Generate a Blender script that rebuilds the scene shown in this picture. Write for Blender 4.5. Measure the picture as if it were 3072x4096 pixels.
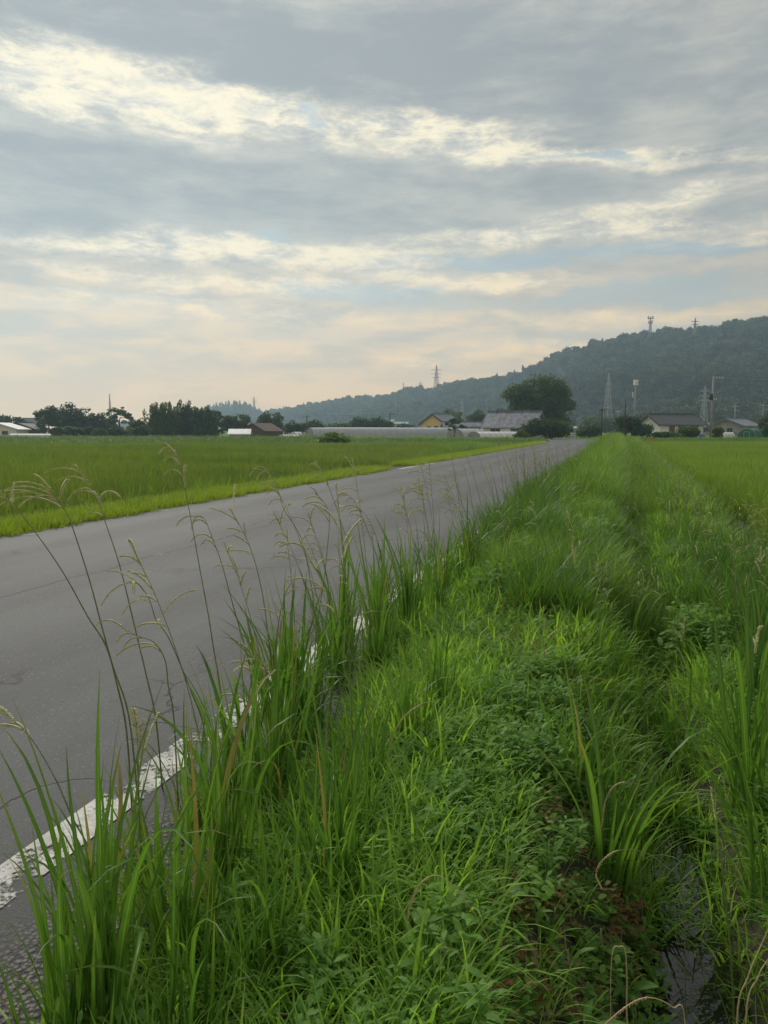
import bpy, math, random
import numpy as np
from mathutils import Vector, noise as mnoise

scene = bpy.context.scene
for o in list(bpy.data.objects):
    bpy.data.objects.remove(o, do_unlink=True)
R = math.radians

# ------------------------------------------------------------------ camera
F = 710.0                      # focal length in pixels of the 768 x 1024 picture
CAMH = 1.3
PITCH = math.atan(82 / F)      # looking slightly down
THETA = math.atan((620 - 384) / F)   # the road runs this far to the right of the view axis
cam_data = bpy.data.cameras.new('camera')
cam = bpy.data.objects.new('camera', cam_data)
scene.collection.objects.link(cam)
cam_data.sensor_fit = 'VERTICAL'
cam_data.sensor_height = 24.0
cam_data.lens = F / 1024 * 24.0
cam_data.clip_start = 0.05
cam_data.clip_end = 6000
cam.location = (0, 0, CAMH)
cam.rotation_euler = (math.pi / 2 - PITCH, 0, 0)
scene.camera = cam

# ------------------------------------------------------------------ light
SUN_AZ = R(-28)      # left of the view axis
SUN_EL = R(40)
SKY_GAIN = 0.565
scene.view_settings.view_transform = 'Standard'
scene.view_settings.look = 'None'
scene.view_settings.exposure = 0.88
scene.view_settings.gamma = 1.0
scene.view_settings.use_curve_mapping = False
scene.cycles.use_denoising = True
try:
    scene.cycles.denoiser = 'OPENIMAGEDENOISE'
except Exception:
    pass
scene.cycles.max_bounces = 7
scene.cycles.diffuse_bounces = 4
scene.cycles.transmission_bounces = 5
scene.cycles.transparent_max_bounces = 8
scene.cycles.volume_bounces = 3

sun_data = bpy.data.lights.new('sun', 'SUN')
sun_data.energy = 1.5
sun_data.angle = R(11)
sun_data.color = (1.0, 0.94, 0.84)
sun = bpy.data.objects.new('sun', sun_data)
scene.collection.objects.link(sun)
sd = Vector((math.sin(SUN_AZ) * math.cos(SUN_EL), math.cos(SUN_AZ) * math.cos(SUN_EL), math.sin(SUN_EL)))
sun.rotation_euler = (-sd).to_track_quat('-Z', 'Y').to_euler()


def ray(px, py):
    xc, yc = (px - 384) / F, (512 - py) / F
    return Vector((xc, math.cos(PITCH) + yc * math.sin(PITCH), -math.sin(PITCH) + yc * math.cos(PITCH)))


def P(px, py, Y):
    d = ray(px, py)
    return Vector((0, 0, CAMH)) + d * (Y / d.y)


def G(px, py, z=0.0):
    d = ray(px, py)
    return Vector((0, 0, CAMH)) + d * ((z - CAMH) / d.z)


def azel(px, py):
    d = ray(px, py).normalized()
    return math.atan2(d.x, d.y), math.asin(d.z)


# ------------------------------------------------------------------ node helpers
class NT:
    def __init__(self, tree):
        self.t = tree

    def n(self, typ, **kw):
        nd = self.t.nodes.new(typ)
        for k, v in kw.items():
            setattr(nd, k, v)
        return nd

    def link(self, a, b):
        self.t.links.new(a, b)

    def setin(self, sock, v):
        if isinstance(v, bpy.types.NodeSocket):
            self.t.links.new(v, sock)
        elif isinstance(v, (tuple, list)) and sock.type == 'RGBA' and len(v) == 3:
            sock.default_value = (*v, 1)
        else:
            sock.default_value = v

    def m(self, op, a, b=0.0, c=0.0, clamp=False):
        nd = self.n('ShaderNodeMath', operation=op, use_clamp=clamp)
        for i, v in enumerate((a, b, c)):
            self.setin(nd.inputs[i], v)
        return nd.outputs[0]

    def mix(self, f, a, b, blend='MIX'):
        nd = self.n('ShaderNodeMix', data_type='RGBA', blend_type=blend)
        self.setin(nd.inputs[0], f)
        self.setin(nd.inputs[6], a)
        self.setin(nd.inputs[7], b)
        return nd.outputs[2]

    def comb(self, x, y, z=0.0):
        nd = self.n('ShaderNodeCombineXYZ')
        for i, v in enumerate((x, y, z)):
            self.setin(nd.inputs[i], v)
        return nd.outputs[0]

    def sep(self, v):
        nd = self.n('ShaderNodeSeparateXYZ')
        self.link(v, nd.inputs[0])
        return nd.outputs

    def noise(self, vec, scale, detail=4, rough=.55, dist=0.0):
        nd = self.n('ShaderNodeTexNoise')
        if vec is not None:
            self.link(vec, nd.inputs['Vector'])
        nd.inputs['Scale'].default_value = scale
        nd.inputs['Detail'].default_value = detail
        nd.inputs['Roughness'].default_value = rough
        nd.inputs['Distortion'].default_value = dist
        return nd.outputs[0]

    def ramp(self, v, a, b, lo=0.0, hi=1.0, smooth=True):
        nd = self.n('ShaderNodeMapRange', interpolation_type='SMOOTHSTEP' if smooth else 'LINEAR', clamp=True)
        self.setin(nd.inputs[0], v)
        for i, x in enumerate((a, b, lo, hi)):
            nd.inputs[i + 1].default_value = x
        return nd.outputs[0]


# ------------------------------------------------------------------ world: broken evening cloud over a Nishita sky
world = bpy.data.worlds.new('World')
scene.world = world
world.use_nodes = True
world.cycles.sampling_method = 'MANUAL'
world.cycles.sample_map_resolution = 256
wt = world.node_tree
wt.nodes.clear()
W = NT(wt)
sky = W.n('ShaderNodeTexSky', sky_type='NISHITA', sun_disc=False)
sky.sun_elevation = SUN_EL
sky.sun_rotation = SUN_AZ          # measured from +Y, clockwise seen from above
sky.air_density = 1.3
sky.dust_density = 2.5
sky.ozone_density = 1.0
tc = W.n('ShaderNodeTexCoord')
dx, dy, dz = W.sep(tc.outputs['Generated'])
az = W.m('ARCTAN2', dx, dy)
el = W.m('ARCSINE', dz)
elc = W.m('MAXIMUM', el, 0.0)
# a flat cloud layer seen in perspective
den = W.m('ADD', W.m('MAXIMUM', dz, 0.0), 0.10)
pl = W.comb(W.m('DIVIDE', dx, den), W.m('DIVIDE', dy, den))
plx = W.comb(W.m('MULTIPLY', W.m('DIVIDE', dx, den), .55), W.m('DIVIDE', dy, den), 3.7)
ang = W.comb(W.m('MULTIPLY', az, 4.0), W.m('MULTIPLY', el, 11.0), 1.3)
ang2 = W.comb(W.m('MULTIPLY', az, 7.0), W.m('MULTIPLY', el, 30.0), 5.1)
n_big = W.noise(plx, 0.9, 5, .55, .6)
n_mid = W.noise(ang, 1.3, 9, .66, .3)
n_str = W.noise(ang2, 1.0, 8, .64, .35)
n_str2 = W.noise(W.comb(W.m('MULTIPLY', az, 13.0), W.m('MULTIPLY', el, 62.0), 2.2), 1.0, 7, .66, .3)
n_fine = W.noise(ang, 4.0, 9, .70, .25)
warp1 = W.m('SUBTRACT', W.noise(ang, 1.7, 5, .6), .5)
warp2 = W.m('SUBTRACT', W.noise(W.comb(W.m('MULTIPLY', az, 6.0), W.m('MULTIPLY', el, 13.0), 9.0), 1.6, 6, .65), .5)
azw = W.m('ADD', az, W.m('MULTIPLY', warp1, .20))
elw = W.m('ADD', el, W.m('MULTIPLY', warp2, .055))


def blobs(lst):
    tot = None
    for (px, py, sx, sy, rot, amp) in lst:
        a0, e0 = azel(px, py)
        ux = W.m('SUBTRACT', azw, a0)
        uy = W.m('SUBTRACT', elw, e0)
        c, s = math.cos(R(rot)), math.sin(R(rot))
        p = W.m('MULTIPLY_ADD', ux, c * F / sx, W.m('MULTIPLY', uy, s * F / sx))
        q = W.m('MULTIPLY_ADD', uy, c * F / sy, W.m('MULTIPLY', ux, -s * F / sy))
        r2 = W.m('ADD', W.m('MULTIPLY', p, p), W.m('MULTIPLY', q, q))
        g = W.m('MULTIPLY', W.m('POWER', 2.718, W.m('MULTIPLY', r2, -1.0)), amp)
        tot = g if tot is None else W.m('ADD', tot, g)
    return tot


bright_b = blobs([(40, 84, 150, 27, -1, .95), (210, 106, 110, 22, -6, .95), (430, 131, 140, 15, -4, .95),
                  (600, 158, 170, 11, -5, .85), (650, 203, 120, 11, 6, .65), (620, 232, 210, 10, 0, .75), (690, 247, 120, 6, 2, .7),
                  (200, 246, 130, 15, 0, 1.0), (30, 244, 70, 11, 0, .65), (390, 262, 100, 12, 0, .9),
                  (230, 284, 260, 9, 0, .8), (470, 284, 130, 10, 0, .6), (560, 346, 130, 11, 5, .9), (410, 359, 40, 4, 0, .7),
                  (260, 312, 160, 14, 0, .6), (600, 318, 170, 9, 0, .6), (60, 306, 120, 12, 0, .6)])
dark_b = blobs([(300, 88, 44, 13, 0, 1.2), (40, 144, 90, 7, 0, .9), (580, 78, 280, 36, -4, .8), (120, 22, 300, 24, 0, .8),
                (400, 40, 220, 28, -6, .7), (120, 190, 220, 14, 0, .6), (520, 186, 160, 12, 0, .4), (250, 165, 260, 10, 0, .3)])
blue_b = blobs([(315, 114, 28, 9, -8, 1.3), (595, 159, 60, 5, -4, 1.0), (590, 258, 190, 8, 0, 1.1), (385, 292, 90, 12, 0, .9),
                (700, 284, 110, 14, 0, .8), (560, 305, 160, 9, 0, .6), (265, 231, 24, 7, 0, .8), (140, 298, 110, 8, 0, .6),
                (330, 336, 220, 12, 0, .35), (640, 334, 120, 9, 0, .7)])
# away from these the same broken deck goes on
gen_bright = W.m('MULTIPLY', W.ramp(n_big, .56, .78), .5)
gen_blue = W.m('MULTIPLY', W.ramp(n_big, .30, .18), .5)
low = W.ramp(el, .15, .01)                        # 1 at the horizon
rough_n = W.m('ADD', W.m('ADD', W.m('MULTIPLY', n_fine, .6), W.m('MULTIPLY', n_str, .36)), W.m('MULTIPLY', n_str2, .24))
bsum = W.m('ADD', bright_b, gen_bright)
bright = W.ramp(W.m('MULTIPLY', bsum, W.m('MULTIPLY_ADD', rough_n, 3.5, -1.28)), .12, .95)
blue = W.ramp(W.m('MULTIPLY', W.m('ADD', blue_b, gen_blue), W.m('MULTIPLY_ADD', n_str, 4.2, -1.2)), .18, .80)
shade = W.m('ADD', W.m('ADD', W.m('MULTIPLY', n_mid, .48), W.m('MULTIPLY', n_str, .36)), W.m('MULTIPLY', n_str2, .26))
shade = W.m('SUBTRACT', shade, W.m('MULTIPLY', dark_b, .13))
grey = W.mix(W.ramp(shade, .36, .70), (.30, .318, .332), (.545, .53, .470))
warmgrey = W.mix(W.ramp(n_str, .38, .62), (.56, .485, .385), (.95, .66, .37))
grey = W.mix(W.ramp(el, .26, .13), grey, warmgrey)
cream = W.mix(W.ramp(el, .28, .09), (1.02, .90, .64), (1.14, .78, .38))
cream = W.mix(W.ramp(n_fine, .60, .36), cream, (.64, .625, .57))
skyc = W.mix(1.0, sky.outputs[0], (.1 * .52, .1 * .60, .1 * .62), 'MULTIPLY')
skyc = W.mix(.6, skyc, (.34, .47, .55))
cl = W.mix(bright, grey, cream)
cl = W.mix(W.m('MULTIPLY', blue, .68), cl, skyc)
# thin even cloud toward the horizon
cl = W.mix(W.m('MULTIPLY', low, .80), cl, (.92, .615, .345))
col = W.mix(1.0, cl, (10 * SKY_GAIN, 10 * SKY_GAIN, 10 * SKY_GAIN), 'MULTIPLY')
bg = W.n('ShaderNodeBackground')
bg.inputs['Strength'].default_value = .1
W.link(col, bg.inputs['Color'])
wo = W.n('ShaderNodeOutputWorld')
W.link(bg.outputs[0], wo.inputs['Surface'])


# ------------------------------------------------------------------ scene helpers
def tag(o, label=None, cat=None, group=None, kind=None):
    if label: o['label'] = label
    if cat: o['category'] = cat
    if group: o['group'] = group
    if kind: o['kind'] = kind
    return o


def link(o, parent=None):
    scene.collection.objects.link(o)
    if parent is not None:
        o.parent = parent
    return o


def mesh_data(name, v, f, mat=None, smooth=False, uv=None):
    me = bpy.data.meshes.new(name)
    me.from_pydata([tuple(x) for x in v], [], [tuple(x) for x in f])
    if uv is not None:
        ul = me.uv_layers.new(name='UVMap')
        li = np.empty(len(me.loops), dtype=np.int32)
        me.loops.foreach_get('vertex_index', li)
        ul.data.foreach_set('uv', np.asarray(uv, dtype=np.float32)[li].ravel())
    if smooth:
        me.polygons.foreach_set('use_smooth', [True] * len(me.polygons))
    if mat is not None:
        me.materials.append(mat)
    me.update()
    return me


def mobj(name, v, f, mat=None, parent=None, smooth=False, uv=None):
    o = bpy.data.objects.new(name, mesh_data(name, v, f, mat, smooth, uv))
    return link(o, parent)


def empty(name, loc, rz=0.0):
    o = bpy.data.objects.new(name, None)
    o.empty_display_size = .2
    o.location = loc
    o.rotation_euler = (0, 0, rz)
    return link(o)


class MB:
    """collects vertices and faces"""
    def __init__(self):
        self.v, self.f = [], []

    def add(self, v, f):
        b = len(self.v)
        self.v += [tuple(x) for x in v]
        self.f += [tuple(i + b for i in q) for q in f]
        return self

    def box(self, x0, x1, y0, y1, z0, z1):
        return self.add([(x0, y0, z0), (x1, y0, z0), (x1, y1, z0), (x0, y1, z0), (x0, y0, z1), (x1, y0, z1), (x1, y1, z1), (x0, y1, z1)],
                        [(0, 3, 2, 1), (4, 5, 6, 7), (0, 1, 5, 4), (1, 2, 6, 5), (2, 3, 7, 6), (3, 0, 4, 7)])

    def tube(self, pts, rads, n=6, cap=True):
        pts = [Vector(p) for p in pts]
        if not isinstance(rads, (list, tuple)):
            rads = [rads] * len(pts)
        v, f = [], []
        ref = Vector((.31, .95, .07))
        for i, p in enumerate(pts):
            t = (pts[min(i + 1, len(pts) - 1)] - pts[max(i - 1, 0)])
            t = t.normalized() if t.length > 1e-9 else Vector((0, 0, 1))
            a = t.cross(ref)
            if a.length < 1e-3: a = t.cross(Vector((1, 0, 0)))
            a.normalize()
            b = t.cross(a)
            for k in range(n):
                w = 2 * math.pi * k / n
                v.append(p + (a * math.cos(w) + b * math.sin(w)) * rads[i])
        for i in range(len(pts) - 1):
            for k in range(n):
                k2 = (k + 1) % n
                f.append((i * n + k, i * n + k2, (i + 1) * n + k2, (i + 1) * n + k))
        if cap:
            f.append(tuple(range(n - 1, -1, -1)))
            f.append(tuple((len(pts) - 1) * n + k for k in range(n)))
        return self.add(v, f)

    def build(self, name, mat, parent=None, smooth=False):
        return mobj(name, self.v, self.f, mat, parent, smooth)


# ------------------------------------------------------------------ materials
def new_mat(name):
    m = bpy.data.materials.new(name)
    m.use_nodes = True
    t = NT(m.node_tree)
    b = m.node_tree.nodes['Principled BSDF']
    return m, t, b


def plain(name, c1, c2=None, scale=3.0, rough=.7, bump=0.0, detail=5, metallic=0.0, stretch=(1, 1, 1)):
    m, t, b = new_mat(name)
    tcn = t.n('ShaderNodeTexCoord')
    mp = t.n('ShaderNodeMapping')
    mp.inputs['Scale'].default_value = stretch
    t.link(tcn.outputs['Object'], mp.inputs[0])
    nz = t.noise(mp.outputs[0], scale, detail, .6)
    t.setin(b.inputs['Base Color'], t.mix(t.ramp(nz, .35, .68), c1, c2 or tuple(x * .8 for x in c1)))
    b.inputs['Roughness'].default_value = rough
    b.inputs['Metallic'].default_value = metallic
    if bump:
        bn = t.n('ShaderNodeBump')
        bn.inputs['Strength'].default_value = bump
        bn.inputs['Distance'].default_value = .02
        t.link(nz, bn.inputs['Height'])
        t.link(bn.outputs[0], b.inputs['Normal'])
    return m


def leafmat(name, c1, c2, transl=.35, rough=.45, wscale=.6, midrib=False, tip=None, spec=.4):
    """leaf: gloss on top, light coming through; tint varies by plant and by patch of ground"""
    m, t, b = new_mat(name)
    oi = t.n('ShaderNodeObjectInfo')
    geo = t.n('ShaderNodeNewGeometry')
    nz = t.noise(geo.outputs['Position'], wscale, 3, .6)
    f = t.m('ADD', t.m('MULTIPLY', oi.outputs['Random'], .6), t.m('MULTIPLY_ADD', nz, 1.4, -.5), clamp=True)
    c = t.mix(f, c1, c2)
    if midrib or tip:
        uvn = t.n('ShaderNodeUVMap')
        u, v, _ = t.sep(uvn.outputs[0])
        if tip:
            c = t.mix(t.m('MULTIPLY', t.ramp(v, .72, 1.0), t.ramp(oi.outputs['Random'], .35, .95)), c, tip)
        if midrib:
            rib = t.ramp(t.m('ABSOLUTE', t.m('SUBTRACT', u, .5)), .10, .03)
            c = t.mix(t.m('MULTIPLY', rib, .45), c, tuple(min(1, x * 1.5 + .03) for x in c2))
    t.setin(b.inputs['Base Color'], c)
    b.inputs['Roughness'].default_value = rough
    b.inputs['Specular IOR Level'].default_value = spec
    tr = t.n('ShaderNodeBsdfTranslucent')
    t.setin(tr.inputs['Color'], t.mix(1.0, c, (1.5, 1.45, .7), 'MULTIPLY'))
    mx = t.n('ShaderNodeMixShader')
    mx.inputs[0].default_value = transl
    t.link(b.outputs[0], mx.inputs[1])
    t.link(tr.outputs[0], mx.inputs[2])
    t.link(mx.outputs[0], m.node_tree.nodes['Material Output'].inputs['Surface'])
    return m


M = {}
M['tall'] = leafmat('tall_grass_leaf', (.044, .125, .022), (.120, .240, .040), .46, .42, 1.5, True, (.22, .22, .06), .3)
M['short'] = leafmat('short_grass_leaf', (.28, .47, .068), (.140, .30, .046), .50, .5, 1.2, spec=.3)
M['fine'] = leafmat('fine_grass_leaf', (.085, .195, .032), (.215, .34, .07), .44, .55, .9, spec=.25)
M['mown'] = leafmat('roadside_grass_leaf', (.27, .37, .035), (.20, .30, .032), .42, .55, .5, spec=.25)
M['rice'] = leafmat('rice_leaf', (.090, .158, .030), (.210, .295, .055), .42, .55, .12, spec=.25)
M['rice_right'] = leafmat('bright_rice_leaf', (.115, .205, .030), (.220, .335, .050), .44, .55, .12, spec=.25)
M['yellowing'] = leafmat('yellowing_grass_leaf', (.30, .30, .09), (.27, .20, .09), .35, .55, 3.0, spec=.2)
M['weed'] = leafmat('broad_weed_leaf', (.095, .215, .042), (.180, .330, .060), .42, .55, 2.0, spec=.2)
M['red'] = leafmat('reddening_leaf', (.22, .075, .048), (.13, .21, .055), .3, .55, 14.0, spec=.2)
M['crop'] = leafmat('tall_crop_leaf', (.085, .165, .030), (.130, .215, .042), .35, .55, .08, spec=.2)
M['straw'] = plain('dry_straw', (.52, .42, .24), (.38, .27, .14), 40, .7)
M['stem'] = plain('green_stem', (.19, .235, .09), (.12, .16, .06), 30, .5)
M['spike'] = plain('seed_spikelet', (.58, .58, .29), (.42, .41, .20), 60, .65)
M['crown'] = leafmat('tree_leaf', (.030, .066, .020), (.062, .105, .030), .25, .6, .25, spec=.2)
M['crown2'] = leafmat('light_tree_leaf', (.060, .110, .030), (.092, .150, .040), .28, .6, .25, spec=.2)
M['forest'] = leafmat('forest_leaf', (.007, .017, .015), (.100, .130, .068), .18, .65, .02, spec=.15)
M['bark'] = plain('bark', (.07, .055, .042), (.045, .036, .028), 8, .9, .3)
M['concrete'] = plain('concrete_pole', (.30, .30, .29), (.22, .22, .21), 4, .8)
M['darkpole'] = plain('dark_pole', (.035, .032, .030), (.05, .045, .04), 4, .8)
M['steel'] = plain('galvanised_steel', (.42, .44, .45), (.34, .36, .37), 2, .5, metallic=.4)
M['steel_red'] = plain('weathered_steel', (.30, .25, .23), (.24, .20, .19), 2, .6, metallic=.2)
M['white'] = plain('white_sheet', (.72, .73, .74), (.60, .61, .62), 1.2, .5)
M['vinyl'] = plain('greenhouse_vinyl', (.42, .43, .46), (.34, .35, .38), 1.5, .4, stretch=(4, .2, 1))
M['vinyl_end'] = plain('greenhouse_end_vinyl', (.34, .34, .33), (.27, .27, .26), 2.0, .45)
M['yellow'] = plain('yellow_plaster', (.80, .57, .22), (.75, .53, .20), 1.0, .85)
M['cream'] = plain('pale_plaster', (.82, .80, .76), (.74, .72, .68), .8, .85)
M['greyplaster'] = plain('grey_plaster', (.38, .36, .34), (.30, .28, .26), .8, .85)
M['brownwall'] = plain('brown_board_wall', (.115, .070, .055), (.085, .052, .043), 2.5, .85, stretch=(3, 3, .4))
M['brownroof'] = plain('dark_brown_roof', (.050, .038, .034), (.065, .05, .045), 1.5, .7)
M['darkroof'] = plain('dark_tile_roof', (.042, .041, .047), (.062, .061, .068), .9, .55, stretch=(1, 3, 1))
M['greyroof'] = plain('weathered_grey_tile', (.165, .18, .215), (.058, .063, .078), 1.3, .6, .2, 9, stretch=(1.1, .8, .8))
M['blueroof'] = plain('blue_grey_tile', (.15, .165, .20), (.12, .135, .165), .8, .5)
M['tealroof'] = plain('teal_sheet_roof', (.20, .38, .36), (.17, .33, .32), .8, .5)
M['greennet'] = plain('green_net', (.02, .16, .085), (.016, .12, .065), 1.2, .7)
M['bluetarp'] = plain('blue_tarp', (.06, .14, .30), (.05, .11, .22), 3, .5)
M['palecyan'] = plain('pale_cyan_plastic', (.25, .50, .55), (.2, .42, .48), 3, .5)
M['orange'] = plain('orange_plastic', (.85, .20, .03), (.75, .16, .03), 3, .5)
M['pane'] = plain('dark_window_glass', (.03, .035, .045), (.04, .045, .05), 1, .12)
M['frame'] = plain('window_frame', (.30, .29, .28), (.25, .24, .23), 2, .5)
M['wood'] = plain('dark_wood_trim', (.10, .06, .04), (.07, .045, .03), 3, .7)
M['mirror'] = plain('mirror_glass', (.75, .76, .77), (.70, .71, .72), 1, .08, metallic=1.0)
M['drygrass'] = leafmat('dry_grass_leaf', (.30, .24, .12), (.20, .19, .07), .3, .6, 2.0, spec=.2)
M['soil'] = plain('dark_soil', (.045, .035, .022), (.028, .024, .015), 12, .95, .6)
M['pile'] = plain('brown_soil_heap', (.10, .06, .04), (.07, .045, .03), 3, .95, .4)

# ground colour: field soil and low growth
m, t, b = new_mat('field_ground')
geo = t.n('ShaderNodeNewGeometry')
n1 = t.noise(geo.outputs['Position'], .35, 6, .65)
n2 = t.noise(geo.outputs['Position'], .03, 3, .5)
c = t.mix(t.ramp(n1, .3, .7), (.075, .130, .028), (.120, .170, .038))
c = t.mix(t.ramp(n2, .4, .65), c, (.11, .145, .042))
t.setin(b.inputs['Base Color'], c)
b.inputs['Roughness'].default_value = .95
b.inputs['Specular IOR Level'].default_value = .1
M['ground'] = m

# asphalt: worn, with pale aggregate, patches and cracks
m, t, b = new_mat('asphalt')
tcn = t.n('ShaderNodeTexCoord')
ob = tcn.outputs['Object']
x, y, z = t.sep(ob)
lanes = t.comb(t.m('MULTIPLY', x, 1.0), t.m('MULTIPLY', y, .12))
big = t.noise(lanes, 1.3, 5, .6)
trk = t.m('MULTIPLY_ADD', t.m('COSINE', t.m('MULTIPLY', t.m('ADD', x, 2.35), 2 * math.pi / 1.42)), .10, 0.0)
big = t.m('ADD', big, trk)
patch = t.noise(ob, .7, 4, .6)
agg = t.n('ShaderNodeTexVoronoi')
agg.inputs['Scale'].default_value = 48
t.link(ob, agg.inputs['Vector'])
speck = t.ramp(agg.outputs['Distance'], .30, .12)
sr, sg, sb = t.sep(agg.outputs['Color'])
fine = t.noise(ob, 160, 3, .7)
c = t.mix(t.ramp(big, .3, .7), (.063, .067, .0695), (.100, .1065, .110))
c = t.mix(t.m('MULTIPLY', t.ramp(patch, .45, .7), .5), c, (.054, .055, .057))
c = t.mix(t.m('MULTIPLY', speck, t.m('MULTIPLY', t.ramp(sr, .35, .95), t.ramp(patch, .3, .7, .35, 1.0))), c, (.27, .275, .275))
c = t.mix(t.m('MULTIPLY', t.ramp(fine, .52, .30), .75), c, (.040, .039, .040))
# coarse crumbling shoulder
sh = t.ramp(t.m('ADD', x, t.m('MULTIPLY', t.noise(ob, 2.2, 5, .6), .5)), -1.32, -1.05)
ag2 = t.n('ShaderNodeTexVoronoi')
ag2.inputs['Scale'].default_value = 75
t.link(ob, ag2.inputs['Vector'])
c2 = t.mix(t.ramp(ag2.outputs['Distance'], .25, .60), (.17, .165, .155), (.035, .033, .032))
c = t.mix(sh, c, c2)
# cracks: cells of wandering lines, only in places, and the centre joint
wv = t.n('ShaderNodeVectorMath', operation='ADD')
t.link(ob, wv.inputs[0])
wn = t.n('ShaderNodeTexNoise')
wn.inputs['Scale'].default_value = 1.6
wn.inputs['Detail'].default_value = 6
t.link(ob, wn.inputs['Vector'])
t.link(wn.outputs['Color'], wv.inputs[1])
ck = t.n('ShaderNodeTexVoronoi', feature='DISTANCE_TO_EDGE')
ck.inputs['Scale'].default_value = .55
t.link(wv.outputs[0], ck.inputs['Vector'])
ckm = t.m('MULTIPLY', t.ramp(ck.outputs['Distance'], .009, .002), t.ramp(t.noise(ob, .35, 3, .5), .46, .56))
jx = t.m('ABSOLUTE', t.m('ADD', x, t.m('MULTIPLY_ADD', t.noise(t.comb(0.0, y, 0.0), .8, 5, .6), .30, 4.42 - .15)))
jm = t.m('MULTIPLY', t.ramp(jx, .024, .008), t.ramp(t.noise(t.comb(0.0, y, 3.0), .5, 4, .6), .38, .5))
c = t.mix(t.m('MULTIPLY', t.m('MAXIMUM', ckm, jm), .8), c, (.030, .029, .030))
t.setin(b.inputs['Base Color'], c)
b.inputs['Roughness'].default_value = .72
b.inputs['Specular IOR Level'].default_value = .45
bn = t.n('ShaderNodeBump')
bn.inputs['Strength'].default_value = .8
bn.inputs['Distance'].default_value = .006
hh = t.m('ADD', fine, t.m('MULTIPLY', t.m('SUBTRACT', 1.0, ag2.outputs['Distance']), t.m('MULTIPLY', sh, 2.0)))
t.link(t.m('SUBTRACT', hh, t.m('MAXIMUM', ckm, jm)), bn.inputs['Height'])
t.link(bn.outputs[0], b.inputs['Normal'])
M['asphalt'] = m


def paintmat(name, keep):
    m, t, b = new_mat(name)
    tcn = t.n('ShaderNodeTexCoord')
    ob = tcn.outputs['Object']
    n1 = t.noise(ob, 1.7, 8, .70)
    n2 = t.noise(ob, 55, 3, .7)
    n3 = t.noise(ob, 14, 5, .7)
    t.setin(b.inputs['Base Color'], t.mix(t.ramp(n3, .35, .65), (.62, .62, .60), (.40, .39, .37)))
    b.inputs['Roughness'].default_value = .75
    k = t.m('ADD', t.m('ADD', n1, t.m('MULTIPLY', n2, .18)), t.m('MULTIPLY', n3, .25))
    cov = t.ramp(k, keep - .035, keep + .03)
    tr = t.n('ShaderNodeBsdfTransparent')
    mx = t.n('ShaderNodeMixShader')
    t.link(cov, mx.inputs[0])
    t.link(tr.outputs[0], mx.inputs[1])
    t.link(b.outputs[0], mx.inputs[2])
    t.link(mx.outputs[0], m.node_tree.nodes['Material Output'].inputs['Surface'])
    return m


M['paint'] = paintmat('worn_white_paint', .700)
M['paint_thin'] = paintmat('nearly_gone_white_paint', .835)

m, t, b = new_mat('ditch_water')
b.inputs['Base Color'].default_value = (.012, .012, .010, 1)
b.inputs['Roughness'].default_value = .04
b.inputs['Specular IOR Level'].default_value = .7
geo = t.n('ShaderNodeNewGeometry')
bn = t.n('ShaderNodeBump')
bn.inputs['Strength'].default_value = .12
bn.inputs['Distance'].default_value = .02
t.link(t.noise(geo.outputs['Position'], 9, 3, .5), bn.inputs['Height'])
t.link(bn.outputs[0], b.inputs['Normal'])
M['water'] = m


# ------------------------------------------------------------------ ground, road, verge
ct, st = math.cos(THETA), math.sin(THETA)


def SL(s, l, z=0.0):
    return Vector((s * st - l * ct, s * ct + l * st, z))


def to_sl(x, y):
    return x * st + y * ct, -x * ct + y * st


def smooth(a, b, x):
    u = max(0.0, min(1.0, (x - a) / (b - a)))
    return u * u * (3 - 2 * u)


PADDY = -.34


def gz(x, y):
    s, l = to_sl(x, y)
    z = PADDY + smooth(74, 100, y) * .36
    return z


# one big ground sheet, finer near the camera
xs = sorted(set([-1150, -900, -700, -500, -400, -300, -240, -180, -140, -110] + list(range(-90, 95, 6)) + [110, 140, 180, 240, 300, 400, 500, 700, 900, 1150]))
ys = sorted(set([-200, -120, -70, -40, -20] + list(range(-10, 140, 5)) + [150, 170, 200, 240, 300, 380, 480, 600, 750, 900, 1050, 1200, 1300]))
vv = [(x, y, gz(x, y) - .06) for y in ys for x in xs]
nx = len(xs)
ff = [(j * nx + i, j * nx + i + 1, (j + 1) * nx + i + 1, (j + 1) * nx + i) for j in range(len(ys) - 1) for i in range(nx - 1)]
g = mobj('ground', vv, ff, M['ground'], smooth=True)
tag(g, 'flat green field ground reaching to the hills', kind='structure')


def strip_obj(name, mat, rows, cols, zf, xf=None):
    """sheet in road coordinates: rows = s values, cols = lateral positions (left positive)"""
    v, f = [], []
    for s in rows:
        for k, l in enumerate(cols):
            ll = xf(s, l, k) if xf else l
            v.append((-ll, s, zf(s, ll)))
    n = len(cols)
    for j in range(len(rows) - 1):
        for i in range(n - 1):
            f.append((j * n + i + 1, j * n + i, (j + 1) * n + i, (j + 1) * n + i + 1))
    o = mobj(name, v, f, mat, smooth=True)
    o.rotation_euler = (0, 0, -THETA)
    return o


def srange(a, b, first, grow):
    out, d = [a], first
    while out[-1] < b:
        out.append(out[-1] + d)
        d *= grow
    return out


RR, RL = 1.10, 7.25


def road_bend(s):
    return -max(0.0, s - 70) ** 2 * .0032 * -1    # the far end swings to the left


def rz_(s, l):
    return .035 * (1 - ((l - road_bend(s) - 4.4) / 3.2) ** 2)


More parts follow.
